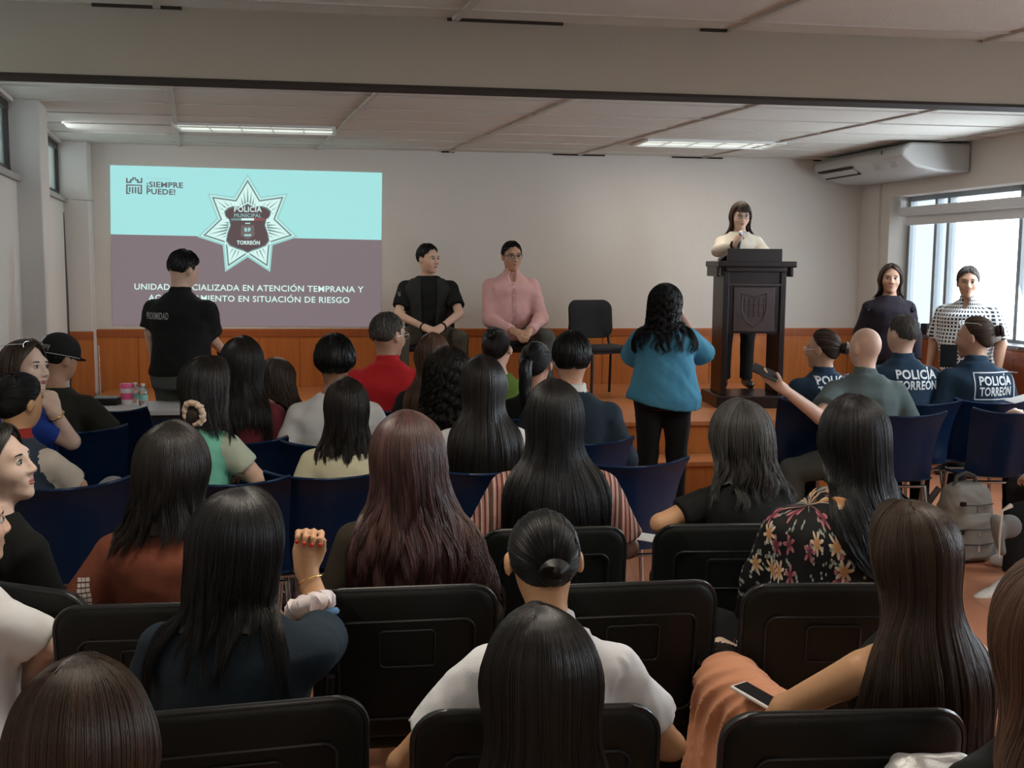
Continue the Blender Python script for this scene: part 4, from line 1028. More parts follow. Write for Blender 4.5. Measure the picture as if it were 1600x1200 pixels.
chair('n', 352, 752, 'navy chair under the woman in the mint top', NG, rz=4)
chair('n', 95, 758, 'navy chair under the woman in the raglan shirt', NG, rz=18)
chair('n', 118, 672, 'navy chair beside the girl who looks back at the right', NG, rz=14)
chair('n', 172, 640, 'navy chair pushed under the white-topped table', NG, rz=-12)
chair('n', 1408, 648, 'navy chair under the bald man in the grey polo', NG, rz=0)
chair('n', 1437, 630, 'navy chair under the police officer with shaved grey hair', NG, rz=0)
chair('n', 1550, 628, 'navy chair under the police officer with the high bun', NG, rz=0)
chair('n', 1585, 644, 'empty navy chair at the right edge behind the grey backpack', NG, rz=-3)
chair('n', 1275, 627, 'navy chair under the police officer with glasses and low bun', NG, rz=6)
chair('n', 908, 690, 'navy chair under the man with the white collar', NG)
chair('n', 525, 694, 'navy chair under the man in the white tee', NG)
chair('n', 692, 697, 'navy chair under the girl with curly dark hair', NG)
chair('n', 366, 690, 'navy chair under the woman in the maroon top', NG)
chair('n', 606, 640, 'navy chair under the man in the red shirt', NG)
chair('n', 800, 652, 'navy chair under the woman in the green top', NG)
chair('v', 5, 915, 'black chair at the left edge under the woman seen in profile', VG, rz=-20)
chair('f', 918, 478, 'empty black fabric chair on the stage right of the man in pink', 'black fabric chairs on the stage', rz=188+18, zb=SZ, Y=9.75)
chair('f', 671, 480, 'black fabric chair on the stage under the man in the dark vest', 'black fabric chairs on the stage', rz=188, zb=SZ, Y=9.85)
chair('f', 806, 478, 'black fabric chair on the stage under the man in the pink shirt', 'black fabric chairs on the stage', rz=188, zb=SZ, Y=9.85)
# ================================================================== cloth materials with patterns
def zcoord(n, l, axis='Z', scale=1.0):
    tc = n.new('ShaderNodeTexCoord'); sp = n.new('ShaderNodeSeparateXYZ'); l.new(tc.outputs['Object'], sp.inputs[0])
    m = n.new('ShaderNodeMath'); m.operation = 'MULTIPLY'; m.inputs[1].default_value = scale; l.new(sp.outputs[axis], m.inputs[0]); return m.outputs[0]
def ramp_mat(name, axis, period, stops, rough=.9):
    m = fabric(name, (.5, .5, .5), bump=.3, var=0); n, l, b = nodes_of(m)
    z = zcoord(n, l, axis, 1/period); fr = n.new('ShaderNodeMath'); fr.operation = 'FRACT'; l.new(z, fr.inputs[0])
    cr = n.new('ShaderNodeValToRGB'); cr.color_ramp.interpolation = 'CONSTANT'; e = cr.color_ramp.elements
    e[0].position = stops[0][0]; e[0].color = (*stops[0][1], 1); e[1].position = stops[1][0]; e[1].color = (*stops[1][1], 1)
    for p, c in stops[2:]: q = e.new(p); q.color = (*c, 1)
    l.new(fr.outputs[0], cr.inputs[0]); l.new(cr.outputs[0], b.inputs['Base Color']); return m
BR, PK, WH_, DK = (0.11, 0.055, 0.04), (0.40, 0.18, 0.15), (0.55, 0.48, 0.44), (0.035, 0.02, 0.02)
ST = [(0, BR), (.10, PK), (.16, WH_), (.20, PK), (.26, DK), (.32, PK), (.46, BR), (.58, WH_), (.62, PK), (.72, DK), (.78, PK), (.86, WH_), (.90, BR)]
m_stripe = ramp_mat('striped_knit', 'Z', .088, ST); m_stripe2 = ramp_mat('striped_knit_sleeve', 'X', .075, ST)
def check_mat():
    m = fabric('checkered_cloth', (.5, .5, .5), var=0); n, l, b = nodes_of(m); f = []
    tc = n.new('ShaderNodeTexCoord'); sp = n.new('ShaderNodeSeparateXYZ'); l.new(tc.outputs['Object'], sp.inputs[0])
    at = n.new('ShaderNodeMath'); at.operation = 'ARCTAN2'; l.new(sp.outputs['X'], at.inputs[0]); l.new(sp.outputs['Y'], at.inputs[1])
    for src, kk in ((at.outputs[0], 6.5), (sp.outputs['Z'], 34)):
        a = n.new('ShaderNodeMath'); a.operation = 'MULTIPLY'; a.inputs[1].default_value = kk; l.new(src, a.inputs[0])
        fr = n.new('ShaderNodeMath'); fr.operation = 'FRACT'; l.new(a.outputs[0], fr.inputs[0]); g = n.new('ShaderNodeMath'); g.operation = 'GREATER_THAN'; g.inputs[1].default_value = .42; l.new(fr.outputs[0], g.inputs[0]); f.append(g)
    s = n.new('ShaderNodeMath'); s.operation = 'MULTIPLY'; l.new(f[0].outputs[0], s.inputs[0]); l.new(f[1].outputs[0], s.inputs[1])
    mx = n.new('ShaderNodeMix'); mx.data_type = 'RGBA'; mx.inputs['A'].default_value = (.60, .61, .60, 1); mx.inputs['B'].default_value = (.02, .025, .035, 1); l.new(s.outputs[0], mx.inputs['Factor']); l.new(mx.outputs['Result'], b.inputs['Base Color']); return m
m_check = check_mat()
def floral_mat():
    m = fabric('black_floral_cloth', (.01, .01, .01), var=0, rough=.7); n, l, b = nodes_of(m)
    tc = n.new('ShaderNodeTexCoord'); sp = n.new('ShaderNodeSeparateXYZ'); l.new(tc.outputs['Object'], sp.inputs[0])
    cb = n.new('ShaderNodeCombineXYZ'); 
    a0 = n.new('ShaderNodeMath'); a0.operation = 'ARCTAN2'; l.new(sp.outputs['X'], a0.inputs[0]); l.new(sp.outputs['Y'], a0.inputs[1]); ay = n.new('ShaderNodeMath'); ay.operation = 'MULTIPLY'; ay.inputs[1].default_value = .19; l.new(a0.outputs[0], ay.inputs[0])
    l.new(ay.outputs[0], cb.inputs[0]); l.new(sp.outputs['Z'], cb.inputs[1])
    prev = (.008, .008, .009, 1); last = None
    def layer(scale, petals, rin, rout, c1, c2, offs, thr):
        nonlocal last
        mp = n.new('ShaderNodeMapping'); mp.inputs['Location'].default_value = (offs, offs*.7, 0); mp.inputs['Scale'].default_value = (scale, scale, 1); l.new(cb.outputs[0], mp.inputs[0])
        vo = n.new('ShaderNodeTexVoronoi'); vo.voronoi_dimensions = '2D'; vo.inputs['Scale'].default_value = 1; vo.inputs['Randomness'].default_value = .85; l.new(mp.outputs[0], vo.inputs['Vector'])
        df = n.new('ShaderNodeVectorMath'); df.operation = 'SUBTRACT'; l.new(mp.outputs[0], df.inputs[0]); l.new(vo.outputs['Position'], df.inputs[1])
        s2 = n.new('ShaderNodeSeparateXYZ'); l.new(df.outputs[0], s2.inputs[0]); at = n.new('ShaderNodeMath'); at.operation = 'ARCTAN2'; l.new(s2.outputs[1], at.inputs[0]); l.new(s2.outputs[0], at.inputs[1])
        cs = n.new('ShaderNodeSeparateColor'); l.new(vo.outputs['Color'], cs.inputs[0])
        ma = n.new('ShaderNodeMath'); ma.operation = 'MULTIPLY_ADD'; ma.inputs[1].default_value = petals; l.new(at.outputs[0], ma.inputs[0]); mr = n.new('ShaderNodeMath'); mr.operation = 'MULTIPLY'; mr.inputs[1].default_value = 6.28; l.new(cs.outputs[0], mr.inputs[0]); l.new(mr.outputs[0], ma.inputs[2])
        co = n.new('ShaderNodeMath'); co.operation = 'COSINE'; l.new(ma.outputs[0], co.inputs[0])
        rr = n.new('ShaderNodeMath'); rr.operation = 'MULTIPLY_ADD'; rr.inputs[1].default_value = (rout-rin)/2; rr.inputs[2].default_value = (rout+rin)/2; l.new(co.outputs[0], rr.inputs[0])
        le = n.new('ShaderNodeMath'); le.operation = 'LESS_THAN'; l.new(vo.outputs['Distance'], le.inputs[0]); l.new(rr.outputs[0], le.inputs[1])
        gt = n.new('ShaderNodeMath'); gt.operation = 'GREATER_THAN'; gt.inputs[1].default_value = thr; l.new(cs.outputs[1], gt.inputs[0]); mm = n.new('ShaderNodeMath'); mm.operation = 'MULTIPLY'; l.new(le.outputs[0], mm.inputs[0]); l.new(gt.outputs[0], mm.inputs[1])
        cr = n.new('ShaderNodeValToRGB'); cr.color_ramp.elements[0].position = .10; cr.color_ramp.elements[0].color = (*c2, 1); cr.color_ramp.elements[1].position = rout*.75; cr.color_ramp.elements[1].color = (*c1, 1); l.new(vo.outputs['Distance'], cr.inputs[0])
        mx = n.new('ShaderNodeMix'); mx.data_type = 'RGBA'
        if last is None: mx.inputs['A'].default_value = prev
        else: l.new(last, mx.inputs['A'])
        l.new(mm.outputs[0], mx.inputs['Factor']); l.new(cr.outputs[0], mx.inputs['B']); last = mx.outputs['Result']
    layer(21, 2, .02, .34, (.16, .19, .16), (.30, .31, .27), 3.1, .45)
    layer(26, 2, .02, .30, (.42, .40, .36), (.10, .12, .10), 8.4, .6)
    layer(12, 5, .10, .40, (.40, .14, .16), (.14, .03, .05), 1.7, .55)
    layer(10, 7, .13, .36, (.56, .48, .36), (.42, .20, .08), 5.2, .55)
    l.new(last, b.inputs['Base Color']); return m
m_floral = floral_mat()
fb = fabric
m_white_t = fb('white_cotton', (0.62, 0.62, 0.62), var=.03); m_whiteb = fb('white_polo', (0.66, 0.67, 0.69), var=.03)
m_rust = fb('rust_cotton', (0.17, 0.052, 0.030)); m_navyt = fb('navy_tee', (0.012, 0.022, 0.033)); m_mint = fb('mint_knit', (0.19, 0.55, 0.42), var=.04); m_mints = fb('mint_mesh', (0.42, 0.47, 0.37), var=.05)
m_creamy = fb('cream_knit', (0.58, 0.54, 0.38), var=.05); m_red = fb('red_cotton', (0.55, 0.022, 0.028), var=.06); m_blackt = fb('black_cotton', (0.008, 0.009, 0.009)); m_olivet = fb('dark_olive_cotton', (0.022, 0.022, 0.016)); m_maroon = fb('maroon_knit', (0.13, 0.022, 0.03))
m_blue = fb('blue_blouse', (0.06, 0.22, 0.33), var=.08, bscale=40); m_pink = fb('pink_shirt', (0.62, 0.36, 0.35), var=.04); m_ivory = fb('ivory_jumper', (0.60, 0.55, 0.47), var=.03); m_police = fb('police_navy', (0.016, 0.035, 0.062)); m_polgrey = fb('grey_polo', (0.085, 0.11, 0.11))
m_green = fb('green_top', (0.10, 0.16, 0.025)); m_ragb = fb('slate_blue_jersey', (0.035, 0.05, 0.075)); m_rags = fb('cream_jersey', (0.50, 0.45, 0.39), var=.04); m_redband = fb('red_ribbing', (0.32, 0.03, 0.025)); m_olv = fb('olive_brown_jacket', (0.028, 0.022, 0.014)); m_dkj = fb('dark_jacket', (0.014, 0.012, 0.012)); m_purple = fb('dark_plum_blouse', (0.018, 0.014, 0.02))
m_peach = fb('peach_pleats', (0.52, 0.235, 0.13), var=.06, rough=.6, sheen=.1); m_royal = fb('royal_blue_cloth', (0.015, 0.05, 0.30)); m_collarw = fb('white_collar', (0.55, 0.55, 0.53))
m_letter = mat('reflective_lettering', (0.62, 0.64, 0.65), rough=.5); m_letterg = mat('grey_lettering', (0.34, 0.34, 0.34), rough=.5); m_patchw = mat('white_print', (0.55, 0.50, 0.47), rough=.7)
m_scr = fb('champagne_satin', (0.62, 0.47, 0.36), rough=.45, var=.05); m_scrw = fb('white_satin', (0.62, 0.56, 0.57), rough=.4, var=.05)
m_phone = mat('phone_body', (0.02, 0.02, 0.022), rough=.2, spec=.6); m_phonew = mat('white_phone_edge', (0.7, 0.68, 0.66), rough=.35)
m_nail = mat('red_nail_polish', (0.55, 0.03, 0.02), rough=.2)

# ================================================================== people
FW = .93  # women's shoulder scale
# --- nearest row
person(846, 944, 1.55, 'person with long straight black hair, nearest in the middle of the foreground', hair=dict(kind='long', L=.62, m='softblack', flare=.30, wave=.0025, n=6500, vol=.020, ragged=.03), shirt=dict(m=m_dkj), sh=.86, b=.9, hp=(10, 0, 0))
person(122, 1024, 1.31, 'person with straight brown hair in the bottom left corner', hair=dict(kind='long', L=.40, m='brown', flare=.30, wave=.002, n=5200, vol=.022), shirt=dict(m=m_dkj), sh=.86, b=.9, hp=(14, 6, 0))
person(1650, 872, 1.62, 'person with light brown hair cut off by the right edge of the photo', hair=dict(kind='long', L=.55, m='light', flare=.25, wave=.003, n=5000, vol=.022), shirt=dict(m=m_blackt), sh=.86, b=.9)
# --- second row
bun = person(850, 797, 2.28, 'person in a white collared shirt with black hair in a low bun', hair=dict(kind='bun', m='black', bd=(.05, -1, -.55), br=.034, vol=.010, n=4200, line=77), shirt=dict(m=m_whiteb, sleeve=.70, collar=1, cuff=.022, inf=.017, wr=2.2), sh=.95, hp=(22, 0, 0), hdn=(0, .05), sk='warm', lean=(0, .04),
    arms=dict(L=((-.345, .10, .66), (-.12, .30, .58)), R=((.325, .10, .67), (.12, .30, .58))))
nav = person(372, 756, 2.28, 'person in a navy t-shirt with long black hair and one fist raised', hair=dict(kind='long', L=.34, m='black', flare=-.12, pinch=0, dx=-.03, wave=.007, vol=.032, ragged=.13, n=5200, tuck=1.2), shirt=dict(m=m_navyt, sleeve=.66, cuff=.018, inf=.016), sh=1.12, b=1.1, rz=-4, sk='warm', hp=(6, -18, 0), vx=.007, body_vx=.0055,
    arms=dict(R=((508, 985, 2.50), (478, 885, 2.56), dict(d=(.10, .10, 1), n=(.25, -1, .1), curl=1.05, thumb=.4)), L=((-.25, .05, .68), (-.10, .28, .60))))
skirt = person(1428, 778, 2.22, 'person in a sleeveless black top and peach pleated skirt with long straight hair', hair=dict(kind='long', L=.58, m='brown', flare=.10, wave=.0015, n=6000, vol=.018, dx=.01), shirt=dict(m=m_blackt, sleeve=0, inf=.014), sh=.92, rz=16, sk='warm', hp=(8, 12, -4), pants=None,
    arms=dict(L=((1228, 1108, 2.30), (1150, 1205, 2.42)), R=((.24, .05, .68), (.12, .28, .60))),
    legs=dict(L=[(-.09, 0, .53), (1140, 1075, 2.66), (1105, 1560, 2.60), (1080, 1600, 2.72)], R=[(.09, 0, .53), (1190, 1170, 2.62), (1160, 1580, 2.55), (1130, 1610, 2.66)]))
person(-58, 742, 2.55, 'person in a white t-shirt mostly cut off by the left edge of the photo', hair=dict(kind='long', L=.2, m='softblack', vol=.016), shirt=dict(m=m_white_t, sleeve=.72, cuff=.02), sh=1.02, rz=-20, sk='light', face=True, hp=(0, -30, 0), arms=dict(R=((75, 1010, 2.55), (20, 1100, 2.75))))
# --- third row
aub = person(636, 636, 3.03, 'person with very long wavy auburn hair and an olive brown jacket', hair=dict(kind='long', L=.52, m='auburn', flare=.58, wave=.013, wf=36, vol=.034, ragged=.08, n=5600, r=.0011, dx=.05, frizz=.003), shirt=dict(m=m_olv, sleeve=1.9, inf=.016), sh=.98, rz=6, hp=(4, 6, 0), sk='light', shoe=m_shoe_white,
    legs=dict(L=[(-.09, 0, .53), (-.10, .40, .52), (600, 1085, 3.45), (545, 1168, 3.42)], R=[(.09, 0, .53), (.10, .40, .52), (640, 1075, 3.60), (585, 1150, 3.66)]), pants=m_greytrouser)
rust = person(268, 652, 2.95, 'person in a rust t-shirt with long loose black hair', hair=dict(kind='long', L=.25, m='softblack', flare=.26, wave=.008, vol=.034, ragged=.10, n=4200, r=.0011, dx=-.03), shirt=dict(m=m_rust, sleeve=.62, cuff=.014, inf=.015), sh=1.02, b=1.1, rz=4, sk='mid', arms=dict(L=((-.30, -.02, .68), (-.26, .18, .55)), R=((.27, .1, .66), (.12, .3, .60))))
flo = person(1336, 612, 3.12, 'person in a black floral blouse with long straight black hair', hair=dict(kind='long', L=.42, m='black', flare=.28, wave=.003, vol=.024, dx=.05, n=4500, r=.001, ragged=.06), shirt=dict(m=m_floral, sleeve=1.75, inf=.022, cuff=.05, flare=.12, hem=.40), sh=1.08, b=1.1, rz=14, lean=(.13, .02), hp=(4, -12, 0), sk='mid',
    arms=dict(L=((1190, 905, 3.12), (1165, 985, 3.25)), R=((.26, .05, .68), (.12, .28, .6))))
prof = person(-6, 660, 3.05, 'person in a black tee seen in profile at the left edge, mouth closed', face=True, hair=dict(kind='long', L=.40, m='softblack', flare=.15, wave=.004, vol=.018, tuck=.4, sweep=1.2), shirt=dict(m=m_blackt, sleeve=.62, cuff=.015), sh=.95, rz=-28, hp=(-10, -62, 0), sk='pale', pants=m_cream, vx=.009,
    arms=dict(R=((82, 975, 3.02), (100, 940, 3.35)), L=((-.24, .1, .66), (-.1, .3, .6))))
# --- fourth row
strp = person(866, 588, 3.68, 'person in a brown and pink striped top with long heavy black hair', hair=dict(kind='long', L=.50, m='black', flare=.34, wave=.002, vol=.026, n=4200, r=.0012, ragged=.05), shirt=dict(m=[m_stripe, m_stripe2], sleeve=.86, slab=1, inf=.015, cuff=.012), sh=1.06, b=1.15, wa=1.1, rz=6, sk='mid', arms=dict(L=((-.27, .03, .68), (-.12, .27, .62)), R=((.27, .03, .68), (.12, .27, .62))))
wav = person(1158, 618, 3.72, 'person in a black tee with shoulder-length wavy grey-black hair', hair=dict(kind='bob', L=.27, m='grey', flare=.45, wave=.011, wf=44, vol=.040, ragged=.12, n=2600, r=.0013, dx=.03, frizz=.004), shirt=dict(m=m_blackt, sleeve=.55, cuff=.01), sh=.98, b=1.05, rz=14, sk='warm', arms=dict(L=((1032, 818, 3.62), (1100, 850, 3.95)), R=((.25, .04, .68), (.1, .28, .62))))
# --- fifth row
crm = person(541, 586, 4.5, 'person in a cream top with black wavy hair to the collar', hair=dict(kind='bob', L=.27, m='softblack', flare=.28, wave=.006, vol=.028, inward=.15, n=1900), shirt=dict(m=m_creamy, sleeve=.8), sh=.98, rz=8, sk='light')
mint = person(322, 552, 4.45, 'person in a mint top with a champagne scrunchie in dark hair', hair=dict(kind='bob', L=.24, m='softblack', flare=.25, wave=.006, vol=.024, ragged=.10, n=1700, dx=.04), shirt=dict(m=[m_mint, m_mints], slab=1, sleeve=.60, inf=.010), sh=.93, rz=-16, lean=(.05, 0), sk='light', hp=(6, -22, 6), arms=dict(R=((402, 748, 4.42), (380, 740, 4.7))))
str2 = person(755, 552, 4.62, 'person in a white tee with very straight long black hair', hair=dict(kind='long', L=.44, m='softblack', flare=.20, wave=.0015, vol=.020, n=2200), shirt=dict(m=m_white_t, sleeve=.5), sh=.96, rz=8, sk='light')
rag = person(30, 582, 4.3, 'person in a slate and cream raglan shirt with a black ponytail', hair=dict(kind='tail', m='black', bd=(.1, -1, -.1), vol=.014, L=.20, tw=.035, line=76), shirt=dict(m=[m_ragb, m_rags, m_redband], slab=1, clab=2, collar=1, sleeve=.85, inf=.014), sh=1.0, b=1.05, rz=-14, sk='warm', hp=(12, -20, 0), pants=m_jean, arms=dict(R=((122, 760, 4.35), (95, 790, 4.6))),
    legs=dict(L=[(-.09, 0, .52), (.05, .46, .52), (.05, .44, .09), (.05, .56, .035)], R=[(.09, 0, .52), (178, 768, 4.62), (178, 900, 4.6), (185, 925, 4.7)]))
# --- sixth row
gir = person(38, 528, 4.85, 'person with brown hair and a gold bracelet looking back over the shoulder', face=True, hair=dict(kind='long', L=.22, m='brown', vol=.018, wave=.003, sweep=1.1), shirt=dict(m=m_royal, sleeve=.5), sh=.92, rz=-34, hp=(-4, -72, -4), sk='pale', arms=dict(R=((112, 690, 4.80), (84, 642, 4.72), dict(curl=.9, d=(-.4, .1, .8), n=(-1, 0, .2)))))
capb = person(92, 523, 5.65, 'person in a black cap and dark olive t-shirt with the bare elbow out', hair=dict(kind='short', m='black', vol=.016), shirt=dict(m=m_olivet, sleeve=.72, cuff=.02, inf=.018), sh=1.1, b=1.15, rz=-6, lean=(0, .05), hp=(14, -30, 0), sk='mid', pants=m_khaki, arms=dict(R=((184, 692, 5.6), (152, 715, 5.8))),
    legs=dict(L=[(-.09, 0, .52), (.0, .46, .52), (.0, .44, .09), (.0, .56, .035)], R=[(.09, 0, .52), (188, 722, 6.0), (188, 830, 5.95), (195, 850, 6.05)]))
wht = person(523, 520, 5.3, 'person in a plain white t-shirt with thick black bowl-cut hair', hair=dict(kind='short', m='black', vol=.034, sidev=1.6, low=8, n=1500), shirt=dict(m=m_white_t, sleeve=.68, cuff=.016), sh=1.12, wa=1.05, rz=6, sk='dark', arms=dict(L=((-.27, -.02, .66), (-.2, .2, .55)), R=((.26, 0, .68), (.1, .26, .62))))
mar = person(378, 522, 5.3, 'person in a maroon top with long loose dark hair', hair=dict(kind='long', L=.42, m='softblack', flare=.40, wave=.006, vol=.028, ragged=.1, n=1500), shirt=dict(m=m_maroon, sleeve=1.2), sh=.98, rz=0, sk='mid')
bnd = person(432, 556, 5.95, 'person bent forward under a mass of dark brown hair', hair=dict(kind='long', L=.50, m='brown', flare=.85, wave=.010, vol=.040, ragged=.14, n=1800, dx=.12, tuck=.6), shirt=dict(m=m_dkj, sleeve=1.8), sh=.98, rz=-10, lean=(.08, .22), hp=(30, -10, 0), sk='mid')
cur = person(700, 538, 5.25, 'person with a cloud of curly black hair', hair=dict(kind='long', L=.36, m='softblack', flare=.32, wave=.010, curl=.012, pinch=.2, vol=.038, ragged=.12, n=2600, r=.0016, frizz=.008), shirt=dict(m=m_dkj, sleeve=1.2), sh=.95, rz=6, sk='mid')
brs = person(676, 518, 5.95, 'person with straight chestnut hair right of the red shirt', hair=dict(kind='long', L=.40, m='light', flare=.25, wave=.003, vol=.018, n=1300), shirt=dict(m=m_dkj, sleeve=1.8), sh=.95, rz=8, sk='light')
pony = person(838, 534, 5.85, 'person with a black ponytail beside the white-collared man', hair=dict(kind='tail', m='black', bd=(-.1, -1, .1), vol=.016, L=.28, tw=.035), shirt=dict(m=m_blackt, sleeve=1.2), sh=.90, rz=-2, hp=(6, -16, 0), sk='mid')
col_ = person(893, 516, 5.15, 'person with short black hair and a white collar under a black jumper', hair=dict(kind='short', m='black', vol=.024, n=1600), shirt=dict(m=[m_navyt, m_collarw], sleeve=1.9, inf=.018, collar=1, clab=1), sh=1.08, rz=4, sk='mid')
# --- front row
red = person(606, 487, 6.25, 'person in a bright red shirt with short cropped hair and glasses', hair=dict(kind='short', m='dust', vol=.012, n=900), shirt=dict(m=m_red, sleeve=.8, inf=.018, collar=1), sh=1.15, b=1.2, wa=1.15, rz=0, face=True, hp=(2, -38, 0), sk='mid')
grn = person(778, 513, 6.5, 'person in a green top with hair in a small high bun', hair=dict(kind='bun', m='softblack', bd=(-.1, -.75, .65), br=.030, vol=.012), shirt=dict(m=m_green, sleeve=.6), sh=.92, rz=2, hp=(0, -24, 0), sk='light')
po1 = person(1286, 514, 6.75, 'person in a navy police jacket with glasses and a low hair bun', hair=dict(kind='bun', m='brown', bd=(.25, -1, -.15), br=.042, vol=.013), shirt=dict(m=m_police, sleeve=1.9, inf=.022, collar=1), sh=1.08, b=1.1, rz=12, face=True, hp=(4, 42, 0), sk='mid')
bald = person(1352, 512, 6.28, 'person with a bald head and grey polo shirt holding out a phone', hair=None, shirt=dict(m=m_polgrey, sleeve=.72, inf=.018, collar=1, cuff=.02), sh=1.08, b=1.25, wa=1.2, rz=-2, hp=(4, 30, 0), sk='light', body_vx=.007, lean=(.0, .02), pants=m_greytrouser,
    arms=dict(L=((1282, 652, 6.0), (1222, 606, 5.86), dict(curl=.25, d=(-.75, .0, .45), n=(0.1, .5, 1))), R=((.27, .02, .68), (.12, .28, .6))), legs=dict(L=[(-.09, 0, .52), (1238, 735, 6.3), (1238, 850, 6.3), (1225, 862, 6.4)], R=[(.10, 0, .52), (.16, .44, .50), (.16, .42, .09), (.17, .54, .035)]))
po2 = person(1411, 491, 6.85, 'person in a navy police shirt with a shaved greying head', hair=dict(kind='short', m='dust', vol=.006, n=900, r=.0012, lift=.001), shirt=dict(m=m_police, sleeve=.9, inf=.018, collar=1), sh=1.06, b=1.1, wa=1.1, rz=0, hp=(0, 26, 0), sk='light')
po3 = person(1524, 494, 6.8, 'person in a dark police jacket with a high bun and glasses on the head', hair=dict(kind='bun', m='brown', bd=(.35, -.95, .12), br=.040, vol=.012), shirt=dict(m=m_police, sleeve=1.9, inf=.022, collar=1), sh=1.0, b=1.1, wa=1.1, rz=4, face=True, hp=(4, 48, 0), sk='mid')
edge = person(1668, 560, 6.1, 'person cut off by the right edge with one hand on the lap', hair=dict(kind='long', L=.3), shirt=dict(m=m_white_t, sleeve=.6), sh=.95, rz=0, sk='light', arms=dict(L=((1625, 668, 6.1), (1594, 650, 6.25))))
dark = person(1700, 560, 5.45, 'person in black clothes beyond the right edge, one sneaker stretched into view', hair=dict(kind='long', L=.3), shirt=dict(m=m_blackt, sleeve=1.8, inf=.02), sh=1.0, b=1.1, rz=38, sk='light', shoe=m_shoe_white, pants=m_blackcloth,
    legs=dict(L=[(-.09, 0, .52), (1592, 806, 5.45), (1584, 892, 5.42), (1532, 936, 5.33)], R=[(.09, 0, .52), (.12, .42, .50), (.12, .40, .09), (.13, .53, .035)]))
# --- standing and on the stage
cop = person(287, 393, 7.05, 'person standing in a black polo lettered across the back, before the slide', pose='stand', hair=dict(kind='short', m='black', vol=.015, n=1300, fade=1), shirt=dict(m=m_blackt, sleeve=.80, cuff=.016, inf=.016, collar=1, hem=.50), sh=1.17, b=1.2, wa=1.22, rz=-14, hp=(16, -28, 0), sk='light', pants=m_greytrouser, top=1.268,
    arms=dict(L=((236, 520, 7.05), (243, 575, 7.15)), R=((330, 528, 7.15), (350, 550, 7.38))))
blu = person(1040, 440, 6.95, 'person standing in a blue blouse and black leggings with curly black hair', pose='stand', hair=dict(kind='long', L=.36, m='black', flare=-.12, pinch=0, wave=.006, curl=.012, vol=.036, ragged=.10, n=3000, r=.0016, frizz=.006, dx=-.04), shirt=dict(m=m_blue, sleeve=.95, inf=.022, cuff=.03, hem=.43, tilt=-.22, wr=1.6, flare=.15), sh=1.08, b=1.35, wa=1.35, hip=1.15, rz=0, sk='light', hp=(2, -8, 0),
    arms=dict(L=((988, 560, 7.1), (1024, 492, 7.3), dict(d=(.5,.3,1),n=(.6,-.3,0))), R=((1100, 556, 7.1), (1062, 488, 7.3), dict(d=(-.4,.3,1),n=(-.6,-.3,0)))))
vst = person(669, 380, 9.55, 'person seated on the stage in a dark vest and black tee, looking aside', rz=188, zb=SZ, face=True, hair=dict(kind='short', m='black', vol=.014, n=1200), shirt=dict(m=m_blackt, sleeve=.72, inf=.018, cuff=.012), sh=1.22, b=1.05, wa=1.1, hp=(2, 42, 0), sk='light', pants=m_olive, vx=.009,
    arms=dict(R=((622, 492, 9.42), (664, 512, 9.18)), L=((718, 490, 9.42), (689, 512, 9.18))), legs=dict(L=[(-.09, 0, .52), (-.24, .40, .50), (-.24, .38, .09), (-.25, .5, .035)], R=[(.09, 0, .52), (.24, .40, .50), (.24, .38, .09), (.25, .5, .035)]))
pnk = person(800, 376, 9.55, 'person seated on the stage in a pink dress shirt and glasses', rz=190, zb=SZ, face=True, hair=dict(kind='short', m='black', vol=.012, n=1200), shirt=dict(m=m_pink, sleeve=1.9, inf=.018, collar=1, vneck=1, belly=1, wr=1.3), sh=1.12, b=1.2, wa=1.2, hp=(2, 8, 0), sk='mid', pants=m_greytrouser, vx=.009,
    arms=dict(R=((765, 500, 9.45), (803, 518, 9.15)), L=((846, 498, 9.45), (827, 518, 9.15))), legs=dict(L=[(-.09, 0, .52), (-.22, .40, .50), (-.22, .38, .09), (-.23, .5, .035)], R=[(.09, 0, .52), (.22, .40, .50), (.22, .38, .09), (.23, .5, .035)]))
pod = person(1158, 313, 9.45, 'person speaking into a microphone behind the lectern in an ivory jumper', pose='stand', rz=176, zb=SZ+.10, face=True, hair=dict(kind='bob', L=.20, m='brown', vol=.020, bangs=1, wave=.003, n=1500, r=.002), shirt=dict(m=m_ivory, sleeve=1.88, inf=.018), sh=1.0, b=1.05, hp=(8, 6, 0), sk='light', vx=.009,
    arms=dict(R=((1122, 392, 9.35), (1150, 383, 9.18), dict(curl=1.1, d=(-.25, .15, .9), n=(-.6, -.5, 0))), L=((1196, 398, 9.35), (1172, 405, 9.2))))
lady = person(1393, 410, 9.1, 'person standing by the right window in a dark ruffled blouse with shoulder-length hair', pose='stand', rz=172, face=True, hair=dict(kind='bob', L=.20, m='brown', vol=.018, wave=.003, n=1500, r=.002), shirt=dict(m=m_purple, sleeve=1.88, inf=.020), sh=.98, hp=(0, -6, 0), sk='mid', vx=.009)
chk = person(1514, 415, 8.55, 'person standing against the window in a black and white checkered shirt', pose='stand', rz=138, face=True, hair=dict(kind='short', m='dust', vol=.018, n=1200), shirt=dict(m=m_check, sleeve=.9, inf=.020, vneck=1, collar=1, belly=1, hem=.42), sh=1.15, b=1.5, wa=1.4, hp=(0, 22, 0), sk='mid', vx=.009)

